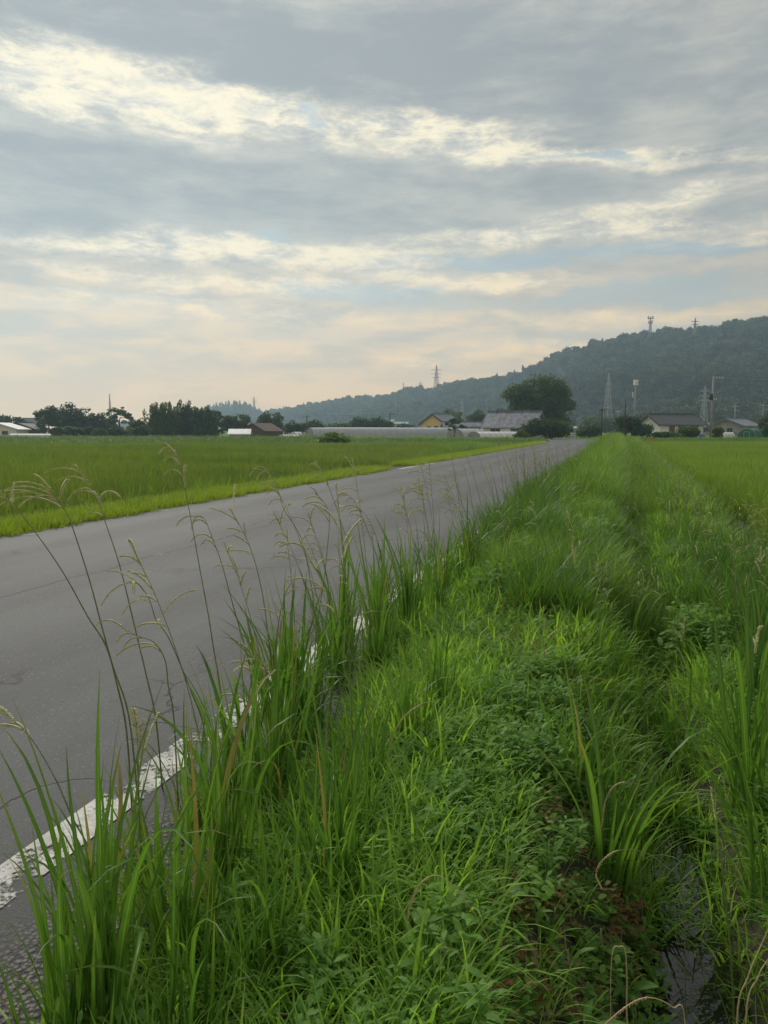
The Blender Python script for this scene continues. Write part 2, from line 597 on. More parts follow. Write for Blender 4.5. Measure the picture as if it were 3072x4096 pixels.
def roadx(s, l, k):
    w = road_bend(s)
    if k == 0:
        return RR + .38 * smooth(2.6, 4.4, s) + w + .10 * (mnoise.noise((s * 1.7, 0, 0)) + .6 * mnoise.noise((s * 6, 3, 0)))
    if k == 12:
        return RL + w + .10 * mnoise.noise((s * 1.3, 9, 0))
    return l + w


rows = srange(-3, 118, .08, 1.02)
cols = [RR + (RL - RR) * i / 12 for i in range(13)]
tag(strip_obj('road', M['asphalt'], rows, cols, rz_, roadx), 'narrow grey asphalt country road', kind='structure')


def line_obj(name, mat, s0, s1, l, w, label):
    o = strip_obj(name, mat, srange(s0, s1, .25, 1.03), [l - w / 2, l, l + w / 2], lambda s, q: rz_(s, q) + .004,
                  lambda s, q, k: q + road_bend(s))
    return tag(o, label, kind='structure')


line_obj('edge_line', M['paint'], -1, 100, 1.63, .155, 'worn white edge line beside the tall grass')
line_obj('edge_line', M['paint_thin'], -1, 22.5, 6.93, .14, 'nearly gone white edge line along the far side')
line_obj('edge_line', M['paint'], 22.5, 27, 6.95, .17, 'bright white edge line where a track joins')
line_obj('edge_line', M['paint_thin'], 27, 100, 6.93, .14, 'faded far edge line beyond the track')
for i, s0 in enumerate((-1.0, 4.3, 9.6, 14.9, 20.2, 26, 32)):
    line_obj('centre_line', M['paint_thin'], s0, s0 + 3.0, 4.42, .13, 'flaked white centre line dash')

# verge heights
rnd = random.Random(7)


def vz(s, l):
    """height of the verge: l falls to the right"""
    nz = .035 * mnoise.noise((s * .9, l * 1.4, 2)) + .02 * mnoise.noise((s * 3, l * 3, 5))
    if l > 1.1:
        return -.03 + .0 * nz
    wob = .10 * mnoise.noise((s * .35, 1, 1))
    bank = .05 + .24 * smooth(8, 28, s)
    a = smooth(1.15, .85, l)
    z = -.03 + a * (bank + .03)
    d = smooth(.32 + wob, -.30 + wob, l)
    up = smooth(-.33 + wob, -.53 + wob, l)
    deep = .49 - .13 * smooth(2.4, 3.8, s) + .03 * mnoise.noise((s * 2.3, 7, 7))
    z = z - d * (deep + bank) + up * (deep - .14)
    z -= smooth(-1.2, -1.9, l) * .22 * smooth(7.5, 10.5, s)
    return z + nz * a


rows = srange(-1.5, 110, .07, 1.018)
cols = [1.85, 1.7, 1.55, 1.4, 1.2] + [1.1 - .09 * i for i in range(1, 38)] + [-2.5, -3.2, -4.5]
tag(strip_obj('verge', M['soil'], rows, cols, lambda s, l: vz(s, l) - (.5 if l < -3.1 else 0) - (.25 if l > 1.75 else 0)), 'weedy soil verge with a ditch beside the road', kind='structure')


def lz(s, l):
    return .0 - .36 * smooth(7.9, 8.6, l) - .05 * smooth(7.2, 7.5, l) * 0


tag(strip_obj('left_verge', M['soil'], srange(-3, 115, .3, 1.03), [6.9, 7.1, 7.3, 7.6, 8.0, 8.3, 8.6, 9.0, 9.4], lambda s, l: (lz(s, l) if l > 7.0 else -.25) - (.2 if l > 9.3 else 0),
              lambda s, l, k: l + road_bend(s)), 'narrow grassy strip on the far side of the road', kind='structure')

# ditch water
v, f = [], []
rows = srange(-.5, 9, .1, 1.03)
for s in rows:
    wob = .10 * mnoise.noise((s * .35, 1, 1))
    v += [(-(.10 + wob), s, -.385), (-(-.75 + wob), s, -.385)]
for j in range(len(rows) - 1):
    f.append((2 * j, 2 * j + 1, 2 * j + 3, 2 * j + 2))
o = mobj('ditch_water', v, f, M['water'])
o.rotation_euler = (0, 0, -THETA)
tag(o, 'dark still water in the narrow ditch', kind='structure')


# ------------------------------------------------------------------ hills with forest
def interp(tab, x):
    if x <= tab[0][0]: return tab[0][1]
    for (x0, y0), (x1, y1) in zip(tab, tab[1:]):
        if x <= x1:
            return y0 + (y1 - y0) * (x - x0) / (x1 - x0)
    return tab[-1][1]


def make_hill(name, label, px0, px1, ytab, rtab, ftab, tree, seed):
    cols = np.arange(px0, px1 + 1, 9.0)
    ts = np.linspace(0, 1.5, 26)
    v = []
    for px in cols:
        Rr, Fr = interp(rtab, px), interp(ftab, px)
        zr = CAMH + (430 - interp(ytab, px)) / F * Rr - tree
        zr = max(zr, -.5)
        for tt in ts:
            Y = Fr + (Rr - Fr) * tt
            X = (px - 384) / F * Y
            u = min(tt, 1.0)
            zz = (u ** 1.15) * (1 - .0 * u)
            if tt > 1: zz = 1 - .9 * smooth(1.0, 1.5, tt)
            nz = mnoise.noise((X * .011 + seed, Y * .011, 0)) + .5 * mnoise.noise((X * .03, Y * .03 + seed, 4))
            h = zr * zz + nz * 17 * math.sin(math.pi * min(u, 1)) * min(1, zr / 40)
            v.append((X, Y, h - 1.0 * (tt == 0)))
    nt = len(ts)
    f = [(i * nt + j, (i + 1) * nt + j, (i + 1) * nt + j + 1, i * nt + j + 1) for i in range(len(cols) - 1) for j in range(nt - 1)]
    o = mobj(name, v, f, M['hillsoil'], smooth=True)
    tag(o, label, kind='structure')
    return np.array(v).reshape(len(cols), nt, 3)


M['hillsoil'] = plain('forest_floor', (.022, .036, .016), (.030, .045, .020), .05, .95)
main_y = [(250, 424), (270, 413), (310, 405), (335, 402), (365, 397), (392, 396), (402, 390), (425, 388), (432, 392), (442, 386), (470, 382), (500, 379),
          (520, 374), (540, 366), (556, 355), (580, 346), (610, 340), (640, 336), (656, 332), (700, 332), (730, 326), (768, 320), (860, 308), (960, 318), (1100, 350)]
main_r = [(250, 980), (400, 860), (600, 720), (768, 660), (1100, 640)]
main_f = [(250, 800), (400, 620), (560, 420), (680, 340), (768, 320), (1100, 320)]
hill_main = make_hill('wooded_hill', 'long wooded hill rising to the right', 246, 1100, main_y, main_r, main_f, 7.0, 1.0)
small_y = [(120, 430), (170, 424), (197, 412), (212, 406), (225, 404), (243, 404), (262, 410), (280, 419), (310, 430)]
hill_small = make_hill('wooded_hill', 'small far wooded hill left of the long one', 120, 311, small_y, [(0, 1010)], [(0, 880)], 9.0, 7.0)


# ------------------------------------------------------------------ leaf and blade geometry
def leaf_cloud(r, clumps, per, size, flat=.0):
    """clumps: list of (centre, radii); leaf faces spread through each clump"""
    V, Fc = [], []
    for (c, rad) in clumps:
        n = per if isinstance(per, int) else int(per(rad))
        d = r.normal(size=(n, 3))
        d /= np.linalg.norm(d, axis=1)[:, None]
        rr = r.uniform(.45, 1.05, size=(n, 1)) ** .7
        p = np.array(c) + d * rr * np.array(rad)
        # leaf plane roughly facing outward/up with scatter
        nrm = d + r.normal(scale=.7, size=(n, 3)) + np.array([0, 0, .5])
        nrm /= np.linalg.norm(nrm, axis=1)[:, None]
        a = np.cross(nrm, r.normal(size=(n, 3)))
        a /= np.linalg.norm(a, axis=1)[:, None] + 1e-9
        b = np.cross(nrm, a)
        s = size * r.uniform(.6, 1.35, size=(n, 1))
        q = np.stack([p - a * s, p - b * s * .55 + a * s * .1, p + a * s, p + b * s * .55 - nrm * s * .2], 1)
        base = len(V) * 0
        V.append(q.reshape(-1, 3))
    V = np.concatenate(V)
    Fc = np.arange(len(V)).reshape(-1, 4)
    return V, Fc


def crown_clumps(r, env, n, rmin, rmax, flat=.75):
    """clump centres near the surface of ellipsoids env = [(centre, radii)]"""
    out = []
    w = np.array([e[1][0] * e[1][2] for e in env], float)
    w /= w.sum()
    for _ in range(n):
        c, rad = env[r.choice(len(env), p=w)]
        d = r.normal(size=3)
        d /= np.linalg.norm(d)
        if d[2] < -.8: d[2] *= -.5
        k = r.uniform(.5, 1.0) ** .6
        q = r.uniform(rmin, rmax)
        out.append((np.array(c) + d * k * (np.array(rad) - q * .6), (q * 1.15, q * 1.15, q * flat)))
    return out


def raw_mesh(name, V, Fq, mat):
    me = bpy.data.meshes.new(name)
    V = np.asarray(V, np.float32)
    Fq = np.asarray(Fq, np.int32)
    me.vertices.add(len(V)); me.vertices.foreach_set('co', V.ravel())
    k = Fq.shape[1]
    me.loops.add(Fq.size); me.loops.foreach_set('vertex_index', Fq.ravel())
    me.polygons.add(len(Fq)); me.polygons.foreach_set('loop_start', np.arange(0, Fq.size, k, dtype=np.int32))
    me.update(calc_edges=True)
    me.materials.append(mat)
    return me


def proto_collection(name, meshes):
    c = bpy.data.collections.new(name)
    for i, me in enumerate(meshes):
        c.objects.link(bpy.data.objects.new('%s_%02d' % (name, i), me))
    return c


_trees = {}


def scatter(name, label, pts, rot, scl, idx, coll):
    me = bpy.data.meshes.new(name)
    pts = np.asarray(pts, np.float32)
    me.vertices.add(len(pts))
    me.vertices.foreach_set('co', pts.ravel())
    a = me.attributes.new('rot', 'FLOAT_VECTOR', 'POINT'); a.data.foreach_set('vector', np.asarray(rot, np.float32).ravel())
    scl = np.asarray(scl, np.float32)
    if scl.ndim == 1: scl = np.repeat(scl[:, None], 3, 1)
    a = me.attributes.new('scl', 'FLOAT_VECTOR', 'POINT'); a.data.foreach_set('vector', scl.ravel())
    a = me.attributes.new('idx', 'INT', 'POINT'); a.data.foreach_set('value', np.asarray(idx, np.int32))
    me.update()
    o = link(bpy.data.objects.new(name, me))
    tree = bpy.data.node_groups.new(name + '_nodes', 'GeometryNodeTree')
    tree.interface.new_socket('Geometry', in_out='INPUT', socket_type='NodeSocketGeometry')
    tree.interface.new_socket('Geometry', in_out='OUTPUT', socket_type='NodeSocketGeometry')
    T = NT(tree)
    gi, go = T.n('NodeGroupInput'), T.n('NodeGroupOutput')
    ci = T.n('GeometryNodeCollectionInfo')
    ci.inputs['Collection'].default_value = coll
    ci.inputs['Separate Children'].default_value = True
    ci.inputs['Reset Children'].default_value = True
    iop = T.n('GeometryNodeInstanceOnPoints')
    def attr(nm, typ):
        nd = T.n('GeometryNodeInputNamedAttribute', data_type=typ)
        nd.inputs['Name'].default_value = nm
        return nd.outputs[0]
    er = T.n('FunctionNodeEulerToRotation')
    T.link(attr('rot', 'FLOAT_VECTOR'), er.inputs[0])
    T.link(gi.outputs[0], iop.inputs['Points'])
    T.link(ci.outputs[0], iop.inputs['Instance'])
    iop.inputs['Pick Instance'].default_value = True
    T.link(attr('idx', 'INT'), iop.inputs['Instance Index'])
    T.link(er.outputs[0], iop.inputs['Rotation'])
    T.link(attr('scl', 'FLOAT_VECTOR'), iop.inputs['Scale'])
    T.link(iop.outputs[0], go.inputs[0])
    md = o.modifiers.new('scatter', 'NODES')
    md.node_group = tree
    tag(o, label, name.replace('_', ' '), kind='stuff')
    return o


def zrot(r, n, tilt=.12):
    return np.stack([r.normal(scale=tilt, size=n), r.normal(scale=tilt, size=n), r.uniform(0, 2 * math.pi, n)], 1)


# forest: canopy trees and conifers on the hills
r = np.random.default_rng(3)
fm = []
for i in range(6):
    env = [((0, 0, 4.2), (3.6, 3.6, 3.2)), ((r.uniform(-2, 2), r.uniform(-2, 2), 5.6), (2.4, 2.4, 2.3))]
    V, Fq = leaf_cloud(r, crown_clumps(r, env, 24, 1.0, 1.9), 26, .62)
    fm.append(raw_mesh('canopy', V, Fq, M['forest']))
for i in range(2):
    cl_ = []
    for k in range(16):
        hgt = 1 + k * .72
        rad = (13 - hgt) * .20 + .15
        for q in range(2):
            w = r.uniform(0, 6.28)
            cl_.append((np.array((math.cos(w) * rad * .5, math.sin(w) * rad * .5, hgt)), (rad * .7, rad * .7, .7)))
    V, Fq = leaf_cloud(r, cl_, 16, .55)
    fm.append(raw_mesh('conifer', V, Fq, M['forest']))
forest_c = proto_collection('forest_tree', fm)


def forest(hill, name, label, n, tlo, thi, conif, zoff=-1.2, smin=.8, smax=1.5):
    nc, nt, _ = hill.shape
    pts, idx, sc = [], [], []
    for _ in range(n):
        a = r.uniform(0, nc - 1.001)
        tt = r.uniform(tlo, thi)
        bq = tt / 1.5 * (nt - 1)
        i, j = int(a), int(bq)
        fa, fb = a - i, bq - j
        p = (hill[i, j] * (1 - fa) + hill[i + 1, j] * fa) * (1 - fb) + (hill[i, min(j + 1, nt - 1)] * (1 - fa) + hill[i + 1, min(j + 1, nt - 1)] * fa) * fb
        pn = mnoise.noise((p[0] * .012, p[1] * .012, 8))
        con = r.uniform() < conif * (2.2 if pn > .12 else .35)
        pts.append(p + np.array((0, 0, zoff)))
        idx.append(r.integers(6, 8) if con else r.integers(0, 6))
        sc.append(r.uniform(smin, smax) * (.85 if con else 1))
    n = len(pts)
    return scatter(name, label, pts, zrot(r, n, .04), sc, idx, forest_c)


forest(hill_main, 'forest', 'dense mixed forest covering the long hill', 6000, 0, 1.12, .045, smin=.65, smax=1.75)
forest(hill_small, 'forest', 'forest on the small far hill', 1100, .2, 1.1, .5, smin=.9, smax=1.5)


# ------------------------------------------------------------------ trees
def limbs(rr, h, rad, spread, n, ztop):
    mb = MB()
    bend = [Vector((0, 0, -.3))]
    k = 5
    for i in range(1, k + 1):
        bend.append(Vector((rr.uniform(-.04, .04) * h * i / k, rr.uniform(-.04, .04) * h * i / k, h * i / k)))
    mb.tube(bend, [rad * (1 - .55 * i / k) for i in range(k + 1)], 8)
    for i in range(n):
        w = 2 * math.pi * (i + rr.uniform(-.3, .3)) / n
        b0 = bend[rr.randint(2, k)]
        L = spread * rr.uniform(.5, .95)
        tip = b0 + Vector((math.cos(w) * L, math.sin(w) * L, (ztop - b0.z) * rr.uniform(.35, .9)))
        mid = b0.lerp(tip, .5) + Vector((0, 0, -.12 * L))
        mb.tube([b0, mid, tip], [rad * .42, rad * .28, rad * .08], 6)
    return mb


def tree(name, label, cat, px0, px1, ytop, Y, mat='crown', seed=1, dens=1.0, kind='round', trunk=.25, group=None, zb=None, depth=.8):
    px = (px0 + px1) / 2
    b = P(px, 430, Y)
    z0 = gz(b.x, Y) - .06 if zb is None else zb
    wdt = (px1 - px0) / F * Y
    top = P(px, ytop, Y).z
    h = top - z0
    root = empty(name, (b.x, Y, z0))
    tag(root, label, cat, group)
    r = np.random.default_rng(seed)
    rr = random.Random(seed)
    rx = wdt / 2
    ls = max(.16, Y * .0016)
    if kind == 'round':
        cb = h * trunk * .25
        env = [((0, 0, cb + (h - cb) * .55), (rx * .95, rx * depth, (h - cb) * .46)), ((0, 0, cb + (h - cb) * .3), (rx * .85, rx * depth * .85, (h - cb) * .32))]
        for k in range(4):
            env.append(((r.uniform(-.45, .45) * rx, r.uniform(-.3, .3) * rx, cb + (h - cb) * r.uniform(.35, .68)), (rx * .5, rx * .45, (h - cb) * r.uniform(.26, .34))))
        cl_ = crown_clumps(r, env, int(80 * dens), rx * .14, rx * .28, .78)
    elif kind == 'oak':
        env = [((.10 * rx, 0, h * .63), (rx * .72, rx * .6, h * .36)), ((-.60 * rx, 0, h * .66), (rx * .38, rx * .35, h * .17)), ((.55 * rx, 0, h * .52), (rx * .43, rx * .4, h * .28)),
               ((-.30 * rx, 0, h * .42), (rx * .52, rx * .5, h * .22)), ((.35 * rx, .1, h * .26), (rx * .50, rx * .4, h * .22))]
        cl_ = crown_clumps(r, env, int(90 * dens), rx * .10, rx * .20, .78)
    elif kind == 'open':
        cb = h * trunk
        env = [((0, 0, cb + (h - cb) * .52), (rx, rx * .8, (h - cb) * .47))]
        cl_ = crown_clumps(r, env, int(46 * dens), rx * .10, rx * .2, .6)
    elif kind == 'bamboo':
        cl_ = []
        for k in range(int(64 * dens)):
            x = r.uniform(-1, 1) * rx * .9
            hh = h * (.62 + .38 * r.uniform() ** 1.3) * (1 - .20 * abs(x / rx))
            y_ = r.uniform(-.5, .5) * rx
            lean = r.uniform(-.2, .2) * h
            for q in range(7):
                u = (q + .6) / 7
                rad = rx * .27 * (1.12 - .72 * u ** 1.5)
                cl_.append((np.array((x + lean * u * u, y_, hh * u * .97)), (rad, rad, h * .085)))
    else:  # shrub, down to the ground
        env = [((0, 0, h * .45), (rx * .95, rx * depth, h * .5))]
        for k in range(3):
            env.append(((r.uniform(-.6, .6) * rx, r.uniform(-.3, .3) * rx, h * r.uniform(.3, .62)), (rx * .42, rx * .4, h * .34)))
        cl_ = crown_clumps(r, env, int(56 * dens), min(rx, h) * .18, min(rx, h) * .36, .85)
    area = lambda q: np.clip(9.0 * (q[0] * q[2]) / (ls * ls) * .30 + 14, 14, 220)
    V, Fq = leaf_cloud(r, cl_, area, ls)
    V[:, 2] = np.maximum(V[:, 2], .02)
    # stretch so that the outline meets the measured extent
    V[:, 2] *= h / np.percentile(V[:, 2], 99.7)
    V[:, 0] *= rx / np.percentile(np.abs(V[:, 0]), 99.5)
    me = raw_mesh('crown', V, Fq, M[mat])
    link(bpy.data.objects.new('crown', me), root)
    limbs(rr, h * (.62 if kind != 'shrub' else .4), max(.06, h * .028), rx * .75, 7 if kind != 'bamboo' else 9, h * .85).build('trunk', M['bark'], root, True)
    return root


TREES = [
    ('tree', 'dark round tree behind the white roofed shed at the left edge', -16, 14, 415, 160, 'crown', 'round', 1.0),
    ('tree', 'dark tree between the left shed and the pale far roof', 12, 28, 417, 165, 'crown', 'round', .8),
    ('tree', 'broad dark tree with a stepped top right of the brown barn', 34, 64, 406, 132, 'crown', 'round', 1.2),
    ('tree', 'tall dark domed tree beside the broad stepped one', 56, 90, 404, 136, 'crown', 'round', 1.2),
    ('tree', 'lower dark tree left of the open crowned tree', 85, 110, 413, 140, 'crown', 'round', 1.0),
    ('tree', 'open crowned tree with sky showing through its branches', 106, 134, 407, 132, 'crown', 'open', 1.2),
    ('tree', 'low rounded tree between the open crowned tree and the bamboo', 126, 152, 419, 126, 'crown', 'shrub', 1.0),
    ('tree', 'dark tree filling the gap behind the open crowned tree', 92, 122, 420, 150, 'crown', 'shrub', 1.0),
    ('bamboo_clump', 'feathery bamboo clump with the highest plumes, leftmost of the grove', 148, 180, 404, 120, 'crown2', 'bamboo', 1.0),
    ('bamboo_clump', 'feathery bamboo clump in the middle of the grove', 172, 202, 403, 124, 'crown2', 'bamboo', 1.0),
    ('bamboo_clump', 'feathery bamboo clump at the right end of the grove', 192, 218, 408, 122, 'crown2', 'bamboo', .9),
    ('tree', 'round topped tree just right of the bamboo grove', 206, 226, 411, 130, 'crown', 'round', .9),
    ('tree', 'dark tree behind the white roofed hut', 221, 250, 414, 138, 'crown', 'round', 1.1),
    ('tree', 'dark spreading tree rising over the reddish brown barn', 257, 288, 412, 142, 'crown', 'round', 1.1),
    ('tree', 'low dark tree at the right end of the brown barn', 282, 306, 421, 135, 'crown', 'round', .9),
    ('tree', 'dark bushy tree at the left end of the long greenhouse', 302, 328, 420, 138, 'crown', 'shrub', 1.0),
    ('shrub', 'pale ragged shrub behind the long greenhouse, near its left end', 326, 352, 423, 160, 'crown2', 'shrub', 1.0),
    ('tree', 'rounded dark tree behind the middle of the long greenhouse', 347, 370, 417, 165, 'crown', 'shrub', 1.0),
    ('tree', 'wide dark tree behind the greenhouse left of the white water tank', 366, 394, 418, 168, 'crown', 'shrub', 1.1),
    ('shrub', 'low dark shrub below the teal roofed shed', 392, 415, 424, 160, 'crown', 'shrub', 1.0),
    ('tree', 'rounded green tree rising behind the yellow house', 440, 464, 409, 235, 'crown2', 'round', 1.0),
    ('tree', 'dark tree behind the weathered tile roof, left one', 466, 492, 410, 190, 'crown', 'round', 1.0),
    ('tree', 'dark tree behind the weathered tile roof, right one', 486, 512, 409, 195, 'crown', 'round', 1.0),
    ('garden_tree', 'thin sparse garden tree in front of the yellow house', 443, 466, 418, 112, 'crown', 'open', .55),
    ('tree', 'huge dark green round tree towering over the tiled house', 504, 573, 376, 135, 'crown2', 'oak', 2.6),
    ('shrub', 'large dense shrub at the roadside in front of the huge tree', 522, 572, 419, 100, 'crown', 'shrub', 1.6),
    ('shrub', 'low bright shrub at the left foot of the large roadside shrub', 514, 530, 430, 98, 'crown2', 'shrub', .8),
    ('shrub', 'dark shrub right of the round traffic mirror', 576, 602, 425, 118, 'crown', 'shrub', 1.0),
    ('tree', 'hazy pale tree beyond the end of the road', 582, 618, 417, 240, 'crown2', 'round', 1.0),
    ('shrub', 'tall dark bush around the thin dark pole', 612, 641, 416, 108, 'crown', 'shrub', 1.3),
    ('shrub', 'dark low bush left of the dark roofed house', 632, 654, 424, 112, 'crown', 'shrub', 1.0),
    ('shrub', 'small dark bush at the foot of the white house wall', 652, 662, 432, 104, 'crown', 'shrub', .7),
    ('shrub', 'rounded green bush before the dark roofed house, left of two', 655, 681, 431.5, 105, 'crown2', 'shrub', 1.0),
    ('shrub', 'rounded green bush before the dark roofed house, right of two', 676, 700, 426, 106, 'crown2', 'shrub', 1.0),
    ('shrub', 'thin shrub at the foot of the concrete utility pole', 710, 724, 427, 107, 'crown2', 'shrub', .7),
    ('tree', 'dense green tree at the right edge beside the green net tunnel', 760, 796, 412, 112, 'crown', 'shrub', 1.2),
    ('shrub', 'rounded grassy bush alone in the left field', 317, 350, 432.5, 66, 'crop', 'shrub', 1.0),
]
for i, (nm, lab, a, b_, yt, Y, mt, kd, dn) in enumerate(TREES):
    tree(nm, lab, 'tree' if 'tree' in nm else ('bamboo' if 'bamboo' in nm else 'shrub'), a, b_, yt, Y, mt, 100 + i, dn, kd)
hedge = [(50, 66, 427), (62, 80, 426), (77, 94, 427), (92, 108, 428), (105, 124, 427), (120, 138, 428), (133, 153, 426)]
ORD = ('leftmost', 'second', 'third', 'middle', 'fifth', 'sixth', 'rightmost')
for i, (a, b_, yt) in enumerate(hedge):
    tree('shrub', ORD[i] + ' low green shrub of seven in the row before the dark left trees', 'shrub', a, b_, yt, 112 + i % 3 * 2, 'crown2' if i % 2 else 'crown', 300 + i, .9, 'shrub', group='row of low shrubs at the left')


# ------------------------------------------------------------------ buildings
def gable_house(name, label, loc, rz, w, d, hw, hr, wall, roof, windows=(), over=.45, ridge=True, cat='house', thick=.16, doors=()):
    """ridge along local X; front is local -Y. windows: (side, u, z, ww, wh)"""
    root = empty(name, loc, rz)
    tag(root, label, cat)
    x, y = w / 2, d / 2
    MB().add([(-x, -y, -.3), (x, -y, -.3), (x, y, -.3), (-x, y, -.3), (-x, -y, hw), (x, -y, hw), (x, y, hw), (-x, y, hw), (-x, 0, hw + hr * .97), (x, 0, hw + hr * .97)],
             [(0, 1, 5, 4), (2, 3, 7, 6), (1, 2, 6, 9, 5), (3, 0, 4, 8, 7), (0, 3, 2, 1)]).build('wall', M[wall], root)
    sl = hr / y
    yo = y + over
    xo = x + over
    ze = hw - over * sl
    rf = empty_part = None
    mb = MB()
    for sgn in (-1, 1):
        v = [(-xo, sgn * yo, ze), (xo, sgn * yo, ze), (xo, 0, hw + hr), (-xo, 0, hw + hr)]
        v += [(a, b, c + thick) for (a, b, c) in v]
        mb.add(v, [(0, 1, 2, 3), (4, 7, 6, 5), (0, 4, 5, 1), (1, 5, 6, 2), (3, 2, 6, 7), (0, 3, 7, 4)])
    rf = mb.build('roof', M[roof], root)
    if ridge:
        MB().box(-xo - .03, xo + .03, -.16, .16, hw + hr + thick * .4, hw + hr + thick + .16).build('ridge_cap', M[roof], rf)
        for sx in (-1, 1):
            for sgn in (-1, 1):
                v = []
                for (yy, zz) in ((sgn * (yo + .02), ze), (0, hw + hr)):
                    v += [(sx * (xo + .05), yy, zz - .22), (sx * (xo - .06), yy, zz - .22), (sx * (xo - .06), yy, zz + thick + .06), (sx * (xo + .05), yy, zz + thick + .06)]
                MB().add(v, [(0, 1, 2, 3), (4, 7, 6, 5), (0, 4, 5, 1), (1, 5, 6, 2), (2, 6, 7, 3), (3, 7, 4, 0)]).build('barge_board', M['wood'] if wall == 'yellow' else M[roof], rf)
    for (side, u, z, ww, wh) in windows:
        if side in 'fb':
            yy = -y if side == 'f' else y
            s_ = -1 if side == 'f' else 1
            fr = MB()
            for (a, b, c, e) in ((u - ww / 2, u + ww / 2, z, z + .08), (u - ww / 2, u + ww / 2, z + wh - .08, z + wh), (u - ww / 2, u - ww / 2 + .08, z + .08, z + wh - .08), (u + ww / 2 - .08, u + ww / 2, z + .08, z + wh - .08), (u - .03, u + .03, z + .08, z + wh - .08)):
                fr.box(a, b, min(yy, yy + s_ * .07), max(yy, yy + s_ * .07), c, e)
            fo = fr.build('window', M['frame'], root)
            MB().box(u - ww / 2 + .05, u + ww / 2 - .05, min(yy, yy + s_ * .03), max(yy, yy + s_ * .03), z + .05, z + wh - .05).build('pane', M['pane'], fo)
        else:
            xx = -x if side == 'l' else x
            s_ = -1 if side == 'l' else 1
            fr = MB()
            for (a, b, c, e) in ((u - ww / 2, u + ww / 2, z, z + .08), (u - ww / 2, u + ww / 2, z + wh - .08, z + wh), (u - ww / 2, u - ww / 2 + .08, z + .08, z + wh - .08), (u + ww / 2 - .08, u + ww / 2, z + .08, z + wh - .08), (u - .03, u + .03, z + .08, z + wh - .08)):
                fr.box(min(xx, xx + s_ * .07), max(xx, xx + s_ * .07), a, b, c, e)
            fo = fr.build('window', M['frame'], root)
            MB().box(min(xx, xx + s_ * .03), max(xx, xx + s_ * .03), u - ww / 2 + .05, u + ww / 2 - .05, z + .05, z + wh - .05).build('pane', M['pane'], fo)
    return root


def gp(px, Y, z=0.0):
    p = P(px, 430, Y)
    return (p.x, Y, z)


VZ = -.02
# yellow two-storey house
gable_house('house', 'yellow gabled house with a blue grey tiled roof', gp(441.5, 188, VZ), R(52), 8.0, 7.4, 3.0, 2.35, 'yellow', 'blueroof',
            [('l', 1.3, 1.2, 1.5, 1.1), ('l', -1.0, 1.5, 1.2, .9), ('f', 1.2, 1.2, 1.5, 1.1)], .55)
# low grey roofed house between yellow house and tile roof
gable_house('house', 'low house with a flat looking grey roof beside the yellow house', gp(463, 165, VZ), R(4), 9.2, 6.0, 2.0, 1.0, 'greyplaster', 'greyroof', [('f', -1.5, .7, 1.6, 1.0), ('f', 2.0, .7, 1.6, 1.0)], .3)
# big weathered tile roof
gable_house('house', 'old house with a big weathered grey tile roof under the huge tree', gp(514, 124, VZ), R(-27), 8.6, 7.2, 1.9, 2.45, 'cream', 'greyroof',
            [('f', -2.2, .5, 1.8, 1.1), ('f', 1.4, .5, 1.8, 1.1), ('r', 0, 1.0, 1.4, .9)], .5)
# dark roofed house on the right
gable_house('house', 'white walled house with a dark tiled roof right of the road', gp(670.5, 140, VZ), R(16), 9.6, 6.4, 2.5, 1.75, 'cream', 'darkroof',
            [('f', -2.2, .9, 1.3, 1.2), ('f', .2, .6, 1.9, 1.6), ('f', 2.8, .6, 2.0, 1.6), ('l', .3, .9, 1.0, 1.0)], .6)
# second house on the right with the gable toward the road
hs = gable_house('house', 'weathered house with pale grey tiles behind the concrete utility pole', gp(735, 158, VZ), R(40), 8.6, 6.6, 2.3, 1.35, 'greyplaster', 'blueroof',
                 [('f', 0.3, .7, 2.2, 1.2), ('f', 3.0, .7, 1.2, 1.0), ('l', -.8, .8, 1.3, 1.0)], .55)
# roof behind
gable_house('house', 'low grey roof between the dark roofed house and the concrete pole', gp(702, 175, VZ), R(0), 7.0, 5.0, 2.1, 1.0, 'greyplaster', 'greyroof', [('f', 0, .8, 1.5, 1.0)], .4)
gable_house('shed', 'small brown roofed shed left of the green net tunnel', gp(740, 118, VZ), R(15), 2.4, 1.8, .62, .28, 'greyplaster', 'brownroof', [], .2, False, 'shed', .06)
# left group
gable_house('shed', 'pale shed with a white metal roof at the left edge', gp(4, 126, VZ), R(-78), 7.5, 6.0, 1.45, 1.0, 'cream', 'white', [('r', 1.2, .5, 1.0, .7)], .45, False, 'shed')
gable_house('barn', 'dark brown roofed barn behind a white sheet at the left', gp(25, 138, VZ), R(-80), 9, 10.4, .55, 2.0, 'brownwall', 'brownroof', [], .35, True, 'barn')
o = empty('plastic_tunnel', gp(31.5, 118, VZ)); tag(o, 'long low white plastic tunnel in front of the dark brown barn', 'tunnel')
MB().add([(x, math.cos(a) * .6, math.sin(a) * .78 - .1) for x in (-3.5, -1.2, 1.2, 3.5) for a in [math.pi * k / 8 for k in range(9)]],
         [(i * 9 + k, i * 9 + k + 1, (i + 1) * 9 + k + 1, (i + 1) * 9 + k) for i in range(3) for k in range(8)] + [tuple(range(9)), tuple(range(35, 26, -1))]).build('sheet', M['white'], o)
MB().tube([(-3.5, -.62, .05), (3.5, -.62, .05)], .05, 5).build('rail', M['frame'], o)
gable_house('house', 'pale blue grey roof far behind the left trees', gp(31, 260, VZ), R(10), 4.5, 4.5, 3.2, 2.2, 'cream', 'blueroof', [('f', 0, 1.2, 1.2, 1.0)], .4)
